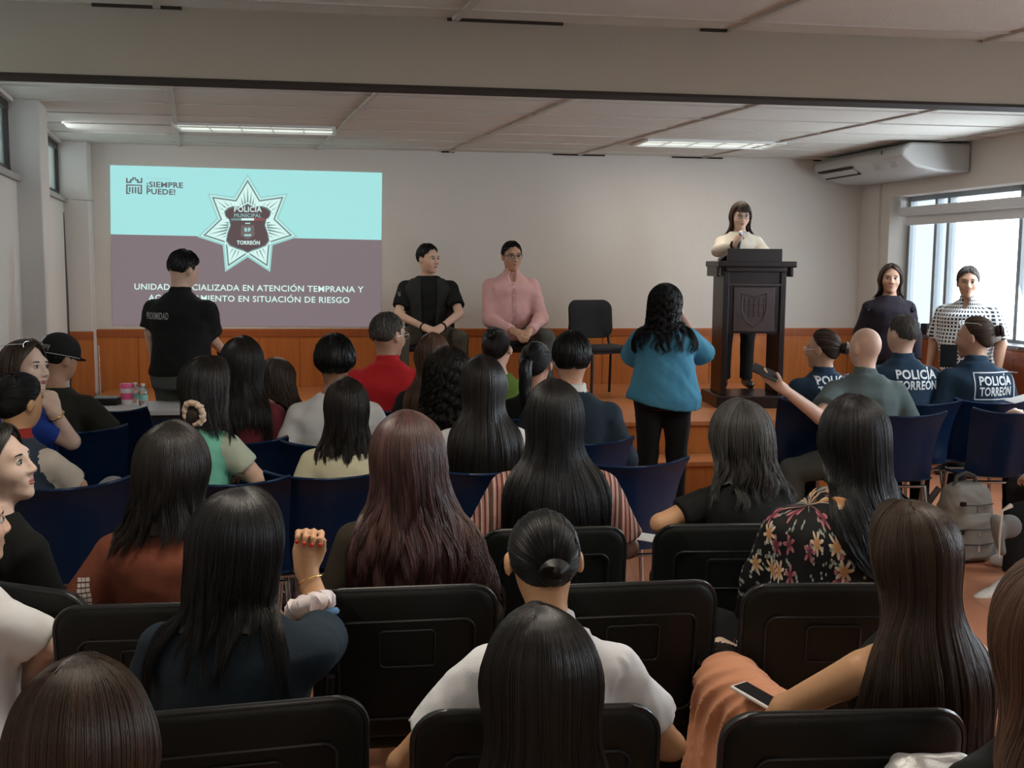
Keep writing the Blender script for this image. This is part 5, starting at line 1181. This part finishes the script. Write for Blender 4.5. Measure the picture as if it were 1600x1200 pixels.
# ------------------------------------------------------------------ what they wear
glasses(pod); glasses(pnk); glasses(red, m=m_silver); glasses(po1, m=m_silver)
g_ = glasses(po3, up=.085, back=.035, name='glasses', m=m_silver); g2 = glasses(gir, up=.098, back=.055, m=m_silver)
def inroot(pr, v): 
    r_ = pr['root']; return (Matrix.Translation(r_.location) @ Matrix.Rotation(r_.rotation_euler[2], 4, 'Z') @ Matrix.Scale(r_.scale[0], 4)).inverted() @ Vector(v)
def lines(pr, rows, z, xc, w, m, side=-1, frame=None, gap=.062, sz=.07, bold=.03, rot=0.0):
    for i, t in enumerate(rows):
        me = text_mesh(t, 1.0, bold); xs = [v.co.x for v in me.vertices]; k = w/(max(xs)-min(xs))
        for v in me.vertices: v.co.x *= k; v.co.y *= sz
        decal(pr, [me], z-i*gap, xc, m=m, side=side, rot=rot)
    if frame:
        (fw, fh, t) = frame; me = bpy.data.meshes.new('frame_line'); bm = bmesh.new()
        for (cx_, cz_, sx_, sz_) in [(0, fh/2, fw, t), (0, -fh/2, fw, t), (fw/2, 0, t, fh), (-fw/2, 0, t, fh)]:
            vs_ = [bm.verts.new((cx_+a*sx_/2, cz_+b2*sz_/2, 0)) for a, b2 in ((-1, -1), (1, -1), (1, 1), (-1, 1))]; bm.faces.new(vs_)
        bm.to_mesh(me); bm.free(); decal(pr, [me], z+.024-.031, xc, m=m, side=side, name='lettering_frame')
lines(po1, ['POLICÍA', 'TORREÓN'], .945, .03, .26, m_letter); lines(po2, ['POLICÍA', 'TORREÓN'], .905, .05, .25, m_letter); lines(po3, ['POLICÍA', 'TORREÓN'], .885, .07, .22, m_letter, frame=(.27, .155, .006))
lines(cop, ['PROXIMIDAD'], .85+.39, -.09, .185, m_letterg, sz=.06, bold=.015)
lines(vst, ['POLICIA'], .84, .245, .02, m_letterg, side=1, sz=.05, bold=0)

# rust sleeve print, seen as a light block
me = bpy.data.meshes.new('sleeve_print'); bm = bmesh.new()
for i in range(6):
    for j in range(3):
        x = (j-1)*.013+((i*7+j*3) % 3)*.001; z = (i-3.5)*.0145; w_ = .005+.001*((i+j) % 2)
        vs_ = [bm.verts.new((x+a*w_, z+b2*.0055, 0)) for a, b2 in ((-1, -1), (1, -1), (1, 1), (-1, 1))]; bm.faces.new(vs_)
bm.to_mesh(me); bm.free(); decal(rust, [me], .825, -.235, m=m_patchw, name='sleeve_print', rot=.12)

def placket(pr, m, mb_, dz=0.0, z0=.58, z1=.93):
    me = bpy.data.meshes.new('placket'); bm = bmesh.new(); zc = (z0+z1)/2
    bm.faces.new([bm.verts.new((a*.015, b2*(z1-z0)/2, 0)) for a, b2 in ((-1, -1), (1, -1), (1, 1), (-1, 1))]); bm.to_mesh(me); bm.free(); pk = decal(pr, [me], zc+dz, pr['J']['nk'][0], off=.003, side=1, m=m, name='placket')[0]
    for i in range(5):
        me = bpy.data.meshes.new('button'); bm = bmesh.new(); bm.faces.new([bm.verts.new((.006*cos(t), .006*sin(t), 0)) for t in np.linspace(0, 2*pi, 10, endpoint=False)]); bm.to_mesh(me); bm.free()
        decal(pr, [me], z0+.03+(z1-z0-.05)*i/4+dz, pr['J']['nk'][0], off=.005, side=1, m=mb_, name='button')
placket(pnk, fb('pink_placket', (0.52, 0.28, 0.275), var=.02), m_collarw)
# vest over the tee of the seated man
def vest(pr, m):
    T = pr['J']['T']; kn = [(z, rx+.030, ry+.032, cx, cy) for z, rx, ry, cx, cy in T if .55 < z < 1.0]; dz = pr['J']['dz']
    sdf_mesh('vest', [loft(kn, k=.02), loft([(.5, .055, .3, 0, .22), (1.05, .075, .3, 0, .22)], k=.01, sub=True)], .009, m, pr['root'], noise=[(.003, 30, 3)])
vest(vst, fb('charcoal_vest', (0.022, 0.023, 0.022)))
# ruffle on the shoulders of the dark blouse
for s in (-1, 1):
    J = lady['J']; S = J['sR'] if s > 0 else J['sL']; mb = MB(); pts = []
    for k_ in range(28):
        t = k_/27; a = -1.4+2.8*t; pts.append((S[0]+s*(.020+.014*sin(k_*1.9)), S[1]+.075*sin(a), S[2]+.045*cos(a)-.02+.008*sin(k_*2.3)))
    mb.tube(pts, .016, 7); mb.build('ruffle', m_purple, lady['root'], sm=60)

# cap with bunny-ear outline and lettering
H, M = capb['H'], capb['M']
def WM(pr, p): return pr['H']+pr['M']@V3(p)
cap = sdf_mesh('cap', [ell(WM(capb, (0, -.010, .045)), (.094, .112, .100), M, k=.01, cuts=[(WM(capb, (0, 0, .018)), tuple(-M[:, 2]))]), ell(WM(capb, (0, .075, .022)), (.070, .068, .010), M, k=.012)], .006, fb('black_cap_cloth', (0.012, 0.012, 0.012)), capb['root'])
mb = MB(); mb.tube([WM(capb, (.0955*cos(t), -.010+.1135*sin(t), .022)) for t in np.linspace(0, 2*pi, 30, endpoint=False)], .0025, 5, closed=True); mb.build('cap_band', m_letterg, cap, sm=60)
def cap_pt(a, h): # a: angle round the cap (0 = back), h height
    r = np.sqrt(max(0, 1-((h-.045)/.100)**2)); return WM(capb, (.0965*r*sin(a), -.010-.1145*r*cos(a), h))
mb = MB(); off_a = .28
ear = [(-.22, .060), (-.27, .088), (-.25, .108), (-.215, .106), (-.20, .080), (-.17, .080), (-.14, .104), (-.105, .108), (-.09, .090), (-.13, .062), (-.11, .045), (-.15, .032), (-.21, .032), (-.245, .046)]
mb.tube([cap_pt(a*1.35+off_a-.2, h) for a, h in ear], .0022, 5, closed=True); mb.build('emblem', m_letter, cap, sm=60)
me = text_mesh('Bunny', 1.0, .01, 'LEFT'); xs = [v.co.x for v in me.vertices]; k_ = .62/max(xs)
for v in me.vertices: v.co = Vector(cap_pt(v.co.x*k_+off_a-.28, .044+v.co.y*.045))
link('lettering', me, m_letterg, cap)

# scrunchies
def scrunchie(pr, c, rad, th, m, nrm, name='scrunchie'):
    n_ = Vector(nrm).normalized(); a = n_.orthogonal().normalized(); b2 = n_.cross(a); mb = MB(); pts = []; rs = []
    for k in range(48):
        t = 2*pi*k/48; pts.append(Vector(c)+(a*cos(t)+b2*sin(t))*(rad+.003*sin(k*2.1))+n_*.003*sin(k*1.3)); rs.append(th*(1+.18*sin(k*2.6)))
    mb.tube(pts, rs, 9, closed=True); return mb.build(name, m, pr['root'], sm=60)
scrunchie(mint, inroot(mint, P(303, 646, 4.20)), .043, .012, m_scr, (.1, 1, .15)); uv_ball('hair_loop', inroot(mint, P(303, 652, 4.22)), (.036, .03, .05), np.eye(3), HM['brown'], mint['root'])
aR = nav['A']['R']; E, W_ = V3(aR[0]), V3(aR[1]); u = (W_-E)/np.linalg.norm(W_-E)
scrunchie(nav, E+(W_-E)*.42+V3((-.012, -.02, 0)), .044, .024, m_scrw, u)
def ring_on(pr, sd, f, r, th, m, name='bracelet'):
    E, W_ = V3(pr['A'][sd][0]), V3(pr['A'][sd][1]); u = Vector(W_-E).normalized(); a = u.orthogonal().normalized(); b2 = u.cross(a); c = Vector(E+(W_-E)*f); mb = MB()
    mb.tube([c+(a*cos(t)+b2*sin(t))*r for t in np.linspace(0, 2*pi, 24, endpoint=False)], th, 6, closed=True); return mb.build(name, m, pr['root'], sm=60)
ring_on(nav, 'R', .78, .034, .0018, m_gold); ring_on(nav, 'R', .22, .042, .009, fb('denim_band', (0.10, 0.20, 0.34))); ring_on(gir, 'R', .86, .033, .0035, m_gold)
ring_on(vst, 'R', .95, .034, .006, m_blackcloth); ring_on(vst, 'L', .93, .034, .008, m_blackcloth, 'wristwatch'); ring_on(pod, 'R', .9, .038, .009, m_blackcloth, 'wristwatch'); ring_on(cop, 'R', .93, .036, .007, m_blackcloth, 'wristwatch')
# red nails of the raised fist
for k_, p in enumerate([q for q in nav['bprims'] if q.t == 'c' and abs(q.r2-.0072) < 1e-6][-4:]):
    uv_ball('nail', p.b+V3((0, -.004, 0)), (.0055, .004, .006), np.eye(3), m_nail, nav['root'], 10)
# ties of hair for bun woman + ear stud
uv_ball('earring', WM(po1, (-.080, .0, -.038)), (.004,)*3, np.eye(3), m_silver, po1['root'], 8)

# pleated skirt
def skirt_mesh(pr):
    J, root = pr['J'], pr['root']; LGt = pr['legs'] if 'legs' in pr else None
    kL, kR = [Vector(inroot(pr, P(*q))) for q in ((1140, 1075, 2.66), (1190, 1170, 2.62))]; aL, aR_ = [Vector(inroot(pr, P(*q))) for q in ((1105, 1420, 2.62), (1160, 1440, 2.58))]
    hL, hR = Vector((-.09, 0, .54)), Vector((.09, 0, .54)); T = pr['J']['T']
    pr_ = [loft([(z, rx+.010, ry+.010, cx, cy) for z, rx, ry, cx, cy in T if z < .70], k=.04)]
    for (h, k_, a_) in ((hL, kL, aL), (hR, kR, aR_)):
        pr_ += [cone(h, k_, .105, .085, k=.06), cone(k_, k_+(a_-k_)*.75, .085, .12, k=.05)]
    pr_ += [cone((hL+hR)/2, (kL+kR)/2, .11, .09, k=.06), cone((kL+kR)/2, (kL+kR)/2+((aL+aR_)/2-(kL+kR)/2)*.75, .09, .13, k=.06)]
    d = (kL-hL).normalized()
    def post(Fv, ax):
        X = ax[0][:, None, None]; Y = ax[1][None, :, None]; Z = ax[2][None, None, :]
        t = X*d.x+Y*d.y+.35*Z
        w = np.clip((.72-Z)/.12, 0, 1)   # pleats are pressed sharper where the cloth hangs
        Fv += (.013*(np.abs(np.sin(t*62+2.2*np.sin(Z*12+X*9)))-.5)*(.35+1.1*w)).astype(np.float32)
    return sdf_mesh('skirt', pr_, .006, m_peach, root, post=post)
skirt_ob = skirt_mesh(skirt)
# ================================================================== things
# ---- lectern
m_mah = mat('dark_mahogany', (0.014, 0.006, 0.005), rough=.32, spec=.3, var=.25, vscale=5); m_mah2 = mat('mahogany_inset', (0.032, 0.013, 0.010), rough=.35, var=.2); m_crest = mat('engraved_crest', (0.05, 0.022, 0.017), rough=.4)
pb = P(1165, 620, 9.0); lec = empty('lectern', (pb.x, pb.y, SZ), R(4), 'dark mahogany lectern on a low plinth with an engraved crest', 'lectern')
MB().box((0, .05, .05), (.60, .56, .10), None, .008).build('plinth', m_mah, lec)
for s in (-1, 1):
    MB().box((s*.235, 0, .62), (.045, .34, 1.04), None, .004).build('side_panel', m_mah, lec)
MB().box((0, -.14, .865), (.44, .022, .52), None, .004).build('front_panel', m_mah, lec)
ip = MB().box((0, -.155, .80), (.34, .012, .36), None, .004).build('inset_panel', m_mah2, lec)
MB().box((0, -.155, 1.00), (.455, .03, .018), None, .003).build('moulding', m_mah2, lec)
mb = MB()   # engraved crest
o = [(-.10, .13), (0, .10), (.10, .13), (.10, 0), (.07, -.09), (0, -.14), (-.07, -.09), (-.10, 0)]
mb.tube([(x, -.1635, .80+z) for x, z in o], .004, 5, closed=True)
for i in range(5): mb.tube([(-.08+.04*i, -.1635, .80+.09), (-.08+.04*i, -.1635, .80-.06+.0*i)], .003, 5)
mb.tube([(-.085, -.1635, .84), (.085, -.1635, .84)], .003, 5); mb.tube([(-.085, -.1635, .78), (.085, -.1635, .78)], .003, 5); mb.build('crest', m_crest, ip, sm=60)
MB().box((0, .0, 1.125), (.50, .40, .04), None, .005).box((0, -.02, 1.165), (.64, .44, .05), None, .012, 3).build('top_ledge', m_mah, lec)
for s in (-1, 1): MB().box((s*.30, .0, 1.105), (.03, .34, .08), None, .008).build('bracket', m_mah, lec)
MB().box((0, -.13, 1.235), (.45, .03, .11), None, .004).box((0, .02, 1.225), (.45, .30, .03), Matrix.Rotation(R(-12), 3, 'X'), .004).build('reading_stand', m_mah, lec)
# microphone held by the speaker
wr_ = pod['A']['R'][1]; Ri = Matrix.Translation(pod['root'].location) @ Matrix.Rotation(pod['root'].rotation_euler[2], 4, 'Z') @ Matrix.Scale(pod['root'].scale[0], 4)
top = P(1158.5, 363, 9.17); bot = P(1154, 393, 9.14); mc = empty('microphone', bot, 0, 'black handheld microphone with a silver grille held at the lectern', 'microphone')
d_ = (top-bot)
mb = MB(); mb.tube([Vector((0, 0, 0)), d_*.25, d_*.75, d_*.82], [.011, .013, .017, .019], 14); mb.build('handle', mat('mic_body', (.015, .015, .016), rough=.3), mc, sm=50)
uv_ball('grille', tuple(d_*.93), (.026, .026, .028), np.eye(3), mat('mic_grille', (.45, .45, .46), rough=.35, metal=.8, bump=.5, bscale=700), mc, 20)

# ---- air conditioner under the ceiling at the right wall
A_ = right_at(10.75); B_ = right_at(9.15); L = (A_-B_).length; d_ = (A_-B_).normalized(); nin = -nr
ac = empty('air_conditioner', ((A_.x+B_.x)/2, (A_.y+B_.y)/2, CEIL-.02), atan2(d_.y, d_.x), 'white wall-hung air conditioner unit under the ceiling in the right corner', 'air conditioner')
m_ac = mat('white_appliance', (.42, .415, .40), rough=.4)
prof_ = [(0.01, 0), (.55, 0), (.62, -.05), (.63, -.11), (.50, -.20), (.30, -.235), (.01, -.235)]
mb = MB(); mb.prism([(-L/2, y, z) for y, z in prof_], (L, 0, 0)); 
sgn = 1
body_ = mb.build('casing', m_ac, ac, sm=35)
b_m = body_.modifiers.new('bevel', 'BEVEL'); b_m.width = .02; b_m.segments = 3; b_m.limit_method = 'ANGLE'
mb = MB()
def acp(x, t, off=.006):   # point on the slanted lower face, t from front edge (0) to back (1)
    p = Vector((x, .63-.13*t, -.11-.09*t)); nn = Vector((0, .09, -.13)).normalized(); return p+nn*off
for t0 in (.12, .72):
    mb.sheet([[acp(L*.04, t0, .004), acp(L*.46, t0, .004)], [acp(L*.04, t0+.16, .004), acp(L*.46, t0+.16, .004)]], .004)
mb.build('air_slot', m_dark, ac)
mb = MB(); mb.sheet([[acp(L*.05, .30, .012), acp(L*.445, .30, .012)], [acp(L*.05, .68, .012), acp(L*.445, .68, .012)]], .006); mb.build('louvre', m_ac, ac)
mb = MB(); mb.box((-.30*L, .632, -.06), (.015, .004, .03)); mb.build('indicator', m_dark, ac)
mb = MB()
for i, (x, w_) in enumerate([(-.16, .05), (-.24, .012), (-.33, .05)]):
    mb.box((x*L-.05, .57, -.165), (w_*2.2, .003, .05), Matrix.Rotation(R(-35), 3, 'X'))
mb.build('label_sticker', mat('faded_label', (.42, .42, .40), rough=.6), ac)
if (Vector((cos(ac.rotation_euler[2]+pi/2), sin(ac.rotation_euler[2]+pi/2), 0))).dot(nin) < 0: ac.rotation_euler[2] += pi

# ---- table on the left with its things
m_ttop = mat('white_laminate', (.60, .59, .57), rough=.35); m_skirtcloth = fabric('dark_blue_cloth', (0.015, 0.028, 0.06))
tz = .75; tp = Pz(212, 634, tz); tb = empty('table', (tp.x, tp.y, 0), R(8), 'white-topped table with dark blue cloth front below the slide', 'table')
MB().box((0, 0, tz-.015), (.80, .48, .03), None, .004).build('tabletop', m_ttop, tb); MB().box((0, 0, tz-.06), (.76, .44, .06)).build('apron', m_dark, tb)
mb = MB(); mb.sheet([[(-.36+.02*i, -.225+.012*sin(i*1.7), z) for i in range(37)] for z in (.70, .5, .3, .10)], .004); mb.build('table_cloth_front', m_skirtcloth, tb, sm=60)
for sx in (-1, 1):
    for sy in (-1, 1): MB().tube([(sx*.36, sy*.2, tz-.04), (sx*.36, sy*.2, 0)], .015, 8).build('leg', m_tube, tb)
q = Pz(167, 632, tz); bx = empty('black_case', (q.x, q.y, tz), R(4), 'flat black case on the white-topped table', 'case')
MB().box((0, 0, .022), (.16, .12, .040), None, .006).build('case_body', m_chairblk, bx); MB().box((0, 0, .045), (.158, .118, .006), None, .002).build('lid', mat('grey_lid', (.10, .12, .12), rough=.4), bx)
q = Pz(199, 632, tz); cup = empty('travel_cup', (q.x, q.y, tz), 0, 'pink and white travel cup on the table', 'cup'); m_pinkp = mat('pink_plastic', (.75, .09, .22), rough=.35); m_whp = mat('white_plastic', (.72, .66, .66), rough=.4)
mb = MB(); mb.lathe([(.032, 0), (.034, .002), (.036, .035)], n=24); mb.build('cup_base', m_whp, cup, sm=40)
mb = MB(); mb.lathe([(.0365, .034), (.039, .075)], n=24); mb.build('sleeve', m_pinkp, cup, sm=40)
mb = MB(); mb.lathe([(.0385, .075), (.041, .108)], n=24); mb.build('cup_wall', m_whp, cup, sm=40)
mb = MB(); mb.lathe([(.044, .106), (.045, .112), (.043, .120), (.040, .132), (.030, .134)], n=24); mb.build('lid', m_pinkp, cup, sm=40)
m_bot = mat('clear_plastic', (.85, .93, .95), rough=.08, trans=.9); m_lab = mat('teal_label', (.25, .50, .46), rough=.5)
for (px_, py_, lb) in ((212, 631, 'small water bottle beside the pink cup, partly hidden by it'), (224, 633, 'small water bottle nearest the standing man')):
    q = Pz(px_, py_, tz); bt = empty('water_bottle', (q.x, q.y, tz), 0, lb, 'bottle', 'water bottles on the table')
    mb = MB(); mb.lathe([(.026, 0), (.029, .006), (.029, .035), (.027, .045), (.029, .055), (.029, .085), (.022, .105), (.012, .118), (.011, .125)], n=20); mb.build('bottle_body', m_bot, bt, sm=50)
    mb = MB(); mb.lathe([(.0295, .036), (.0295, .066)], n=20); mb.build('label_band', m_lab, bt, sm=50); mb = MB(); mb.lathe([(.0125, .122), (.0125, .136)], n=16); mb.build('cap', m_whp, bt, sm=40)
q = P(158, 618, 7.4); an = MB(); an.tube([(q.x, q.y, .30), P(154, 540, 7.4)], [.008, .004], 8); tag(an.build('rod', m_silver, None, sm=60), 'thin silver rod standing upright behind the left table', 'rod')
# dark conduit and bracket by the left corner pilaster
cq = CL-N*.20+U*.02; mb = MB(); mb.tube([(cq.x, cq.y, .0), (cq.x+.005, cq.y, 1.3), (cq.x-.005, cq.y, 2.06)], .018, 8); tag(mb.build('pole', m_winframe, None, sm=60), 'dark vertical conduit running up the left corner pilaster', 'pole')  # unidentified dark upright strip, shaped as a thin pole
mb = MB(); p0 = P(103, 311, 9.5); p1 = P(148, 314, 9.45); mb.tube([p0, p1], .006, 6); tag(mb.build('curtain_rod', m_silver, None, sm=60), 'short thin metal rod sticking out from the left corner below the window', 'rod')

# ---- speaker box and jar on the window sill
q = right_at(9.75)+nr*.10; mb = MB(); mb.box((q.x, q.y, SILL+.02+.05), (.10, .20, .10), Matrix.Rotation(R(-80), 3, 'Z'), .008); tag(mb.build('sill_box', m_chairblk), 'small black box lying on the window sill between the standing pair', 'box')
q = right_at(9.98)+nr*.08; jr = empty('glass_jar', (q.x, q.y, SILL+.02), 0, 'small bluish glass on the window sill beside the dark-bloused woman', 'glass')
mb = MB(); mb.lathe([(.03, 0), (.034, .01), (.034, .09), (.031, .09), (.030, .012)], n=20); mb.build('glass_wall', mat('blue_glass', (.45, .65, .75), rough=.1, trans=.7), jr, sm=50); mb = MB(); mb.lathe([(.035, .088), (.035, .10)], n=20); mb.build('rim', m_silver, jr, sm=50)

# ---- backpack on the floor at the right
m_bp = fabric('grey_backpack_cloth', (.27, .25, .225), var=.10, bscale=180); m_bp2 = fabric('dark_grey_webbing', (.09, .088, .085))
q = Pz(1502, 872, 0.0); bp = empty('backpack', (q.x, q.y, 0), R(12), 'grey backpack standing on the floor behind the empty navy chair', 'backpack'); ks = 1.0
def rb(c, r, k=.03, lab=0, rot=None): return ell(c, r, rot, k=k, lab=lab)
bw, bh, bd_ = .155, .44, .11
sdf_mesh('main_compartment', [loft([(.005, bw*.9, bd_*.9, 0, 0), (.05, bw, bd_, 0, 0), (.20, bw*.98, bd_, 0, 0), (.34, bw*.9, bd_*.9, .005, 0), (.41, bw*.72, bd_*.7, .008, 0), (.435, bw*.45, bd_*.45, .01, 0)], k=.02, ex=3.6)], .006, m_bp, bp, noise=[(.006, 26, 4), (.003, 60, 9)])
sdf_mesh('front_pocket', [loft([(.03, bw*.74, .05, 0, -bd_*.8), (.10, bw*.80, .055, 0, -bd_*.8), (.24, bw*.76, .05, 0, -bd_*.8), (.28, bw*.6, .03, 0, -bd_*.8)], k=.02, ex=3.4)], .006, m_bp, bp, noise=[(.004, 40, 6)])
sdf_mesh('side_pocket', [loft([(.02, .05, bd_*.7, bw*.85, 0), (.12, .055, bd_*.75, bw*.88, 0), (.20, .04, bd_*.7, bw*.85, 0)], k=.02, ex=3)], .007, fabric('blue_grey_cloth', (.17, .185, .20)), bp, noise=[(.003, 40, 8)])
mb = MB(); mb.tube([(-.07, .0, .42), (-.055, 0, .475), (0, 0, .495), (.055, 0, .475), (.07, 0, .42)], .011, 8); mb.build('carry_handle', m_bp2, bp, sm=60)
for z_, w_ in ((.335, .105), (.205, .10), (.12, .09)):
    mb = MB(); mb.tube([(-w_, -bd_-.035+(.035 if z_ > .3 else 0), z_), (0, -bd_-.047+(.03 if z_ > .3 else 0), z_-.004), (w_, -bd_-.035+(.035 if z_ > .3 else 0), z_)], .0035, 6); zp = mb.build('zip', m_bp2, bp, sm=60)
    mb = MB(); mb.box((-w_*.1, -bd_-.055+(.03 if z_ > .3 else 0), z_-.022), (.008, .004, .035), None, .001); mb.build('zip_pull', m_silver, zp)
for x_ in (-1,): mb = MB(); mb.box((-bw*.62, -bd_-.02, .345), (.03, .02, .025), None, .004); mb.build('buckle', m_tube, bp); mb = MB(); mb.box((-bw*.70, -bd_-.035, .19), (.03, .02, .025), None, .004); mb.build('buckle', m_tube, bp)
mb = MB(); mb.tube([(-bw*.8, .06, .40), (-bw*1.25, .07, .30), (-bw*1.35, .05, .12), (-bw*.95, .05, .03)], [.018, .022, .02, .014], 8); mb.build('shoulder_strap', m_bp2, bp, sm=60)

# ---- dark tote bag with loops beside the aisle, papers, phones
q = Pz(1098, 1150, 0.30); bg = empty('handbag', (q.x, q.y, 0), R(10), 'black handbag with two thin loop handles between the chairs', 'bag')
sdf_mesh('bag_body', [loft([(0.0, .15, .06, 0, 0), (.04, .17, .075, 0, 0), (.26, .15, .06, 0, 0), (.31, .13, .03, 0, 0)], k=.02, ex=3.2)], .008, m_chairblk, bg, noise=[(.005, 30, 2)])
for y_ in (-.03, .03):
    mb = MB(); mb.tube([(-.05, y_, .30), (-.052, y_, .35), (-.03, y_, .385), (0, y_, .395), (.03, y_, .385), (.052, y_, .35), (.05, y_, .30)], .0045, 7); mb.build('loop_handle', m_tube, bg, sm=60)
def slab_thing(name, px_, py_, Y, size, rot, m1, m2, label, cat, parts=('body', 'screen')):
    p = P(px_, py_, Y); e = empty(name, p, 0, label, cat); e.rotation_euler = tuple(R(a) for a in rot)
    MB().box((0, 0, 0), size, None, min(size)*.4, 3).build(parts[0], m1, e, sm=40)
    if m2: MB().box((0, 0, size[2]/2+.0004), (size[0]*.90, size[1]*.93, .001)).build(parts[1], m2, e)
    return e
def hit_on(pr, ob, px, py):
    Mi = Matrix.Translation(pr['root'].location) @ Matrix.Rotation(pr['root'].rotation_euler[2], 4, 'Z') @ Matrix.Scale(pr['root'].scale[0], 4); I = Mi.inverted()
    bv = BVHTree.FromPolygons([v.co for v in ob.data.vertices], [list(p.vertices) for p in ob.data.polygons]); o = I @ Vector((0, 0, CAMZ)); d = (I.to_3x3() @ ray(px, py)).normalized(); h = bv.ray_cast(o, d)
    return (Mi @ h[0] if h[0] else None)
hp_ = hit_on(skirt, skirt_ob, 1195, 1096); print('PHONE', hp_)
slab_thing('phone', 1195, 1094, (hp_.y-.02 if hp_ else 2.5), (.074, .150, .009), (14, 8, 50), m_phonew, m_phone, 'white-edged phone lying face up on the pleated skirt', 'phone')
slab_thing('phone', 1196, 582, 5.84, (.072, .150, .009), (28, -32, 60), m_phone, None, 'dark phone held out by the bald man', 'phone')
slab_thing('phone', 1046, 472, 7.36, (.074, .150, .009), (80, 90, 0), m_phone, None, 'phone held up by the woman in blue, hidden by her hair', 'phone')
m_paper = mat('paper', (.72, .73, .73), rough=.8)
MBp = slab_thing('folded_paper', 1012, 840, 3.85, (.14, .07, .004), (8, 4, -18), m_paper, None, 'folded white paper on the lap beside the woman with grey-black hair', 'paper')
slab_thing('tablet', 1482, 556, 6.75, (.012, .10, .14), (0, 10, 70), fabric('black_tablet_case', (.008, .009, .010)), None, 'dark tablet held upright by the officer with the high bun', 'tablet', ('case', 'edge'))
slab_thing('paper_sheet', 1597, 622, 6.0, (.16, .10, .002), (4, -14, 10), m_paper, None, 'white paper sheet held at the right edge of the photo', 'paper')
# silver quilted bag at the bottom right
q = P(1485, 1215, 1.75); sb_ = sdf_mesh('silver_bag', [ell((q.x, q.y, q.z-.02), (.085, .10, .045), k=.03), ell((q.x-.05, q.y+.02, q.z-.02), (.05, .08, .04), k=.03)], .006, mat('silver_fabric', (.30, .30, .295), rough=.4, metal=.5, bump=.3, bscale=40), None, noise=[(.010, 50, 3)])
tag(sb_, 'crumpled silver bag at the bottom edge right of the pleated skirt', 'bag')
# flat shoe of the crossed leg in front of the floral blouse
q = P(1158, 1030, 2.98)
shp = sdf_mesh('ballet_flat', [cone(P(1128, 1022, 3.02), P(1200, 1062, 2.92), .040, .036, k=.02, lab=0), ell(P(1140, 1032, 2.97), (.06, .05, .03), k=.02, lab=0), cone(P(1125, 1008, 3.03), P(1208, 1052, 2.93), .024, .022, k=.006, lab=1)], .005, [mat('black_patent', (.008, .008, .008), rough=.12, spec=.7), m_scr], flo['root'])
shp.matrix_parent_inverse = (Matrix.Translation(flo['root'].location) @ Matrix.Rotation(flo['root'].rotation_euler[2], 4, 'Z') @ Matrix.Scale(flo['root'].scale[0], 4)).inverted()

tag(sdf_mesh('hoodie', [cone(P(1556, 812, 5.1), P(1566, 862, 5.12), .030, .022, k=.03), ell(P(1575, 822, 5.15), (.06, .05, .06), k=.03)], .007, fabric('grey_fleece', (.16, .16, .155)), None, noise=[(.006, 40, 3)]), 'grey hoodie bundled on the knee at the right edge', 'jacket')
mb = MB(); mb.tube([P(1580, 790, 5.0), P(1566, 798, 4.98), P(1562, 840, 5.0), P(1561, 872, 5.02)], [.012, .006, .005, .004], 7); tag(mb.build('drawstring', m_sole, None, sm=60), 'pale drawstring hanging from the grey hoodie at the right edge', 'cord')
mb = MB(); mb.tube([P(1503, 978, 2.18), P(1518, 1000, 2.2), P(1526, 1035, 2.2), P(1520, 1062, 2.2), P(1500, 1090, 2.2)], .006, 8); tag(mb.build('pale_band', m_phonew, None, sm=60), 'pale curved strap right of the person in the pleated skirt', 'band')  # unidentified pale curved edge, built as a plain tube
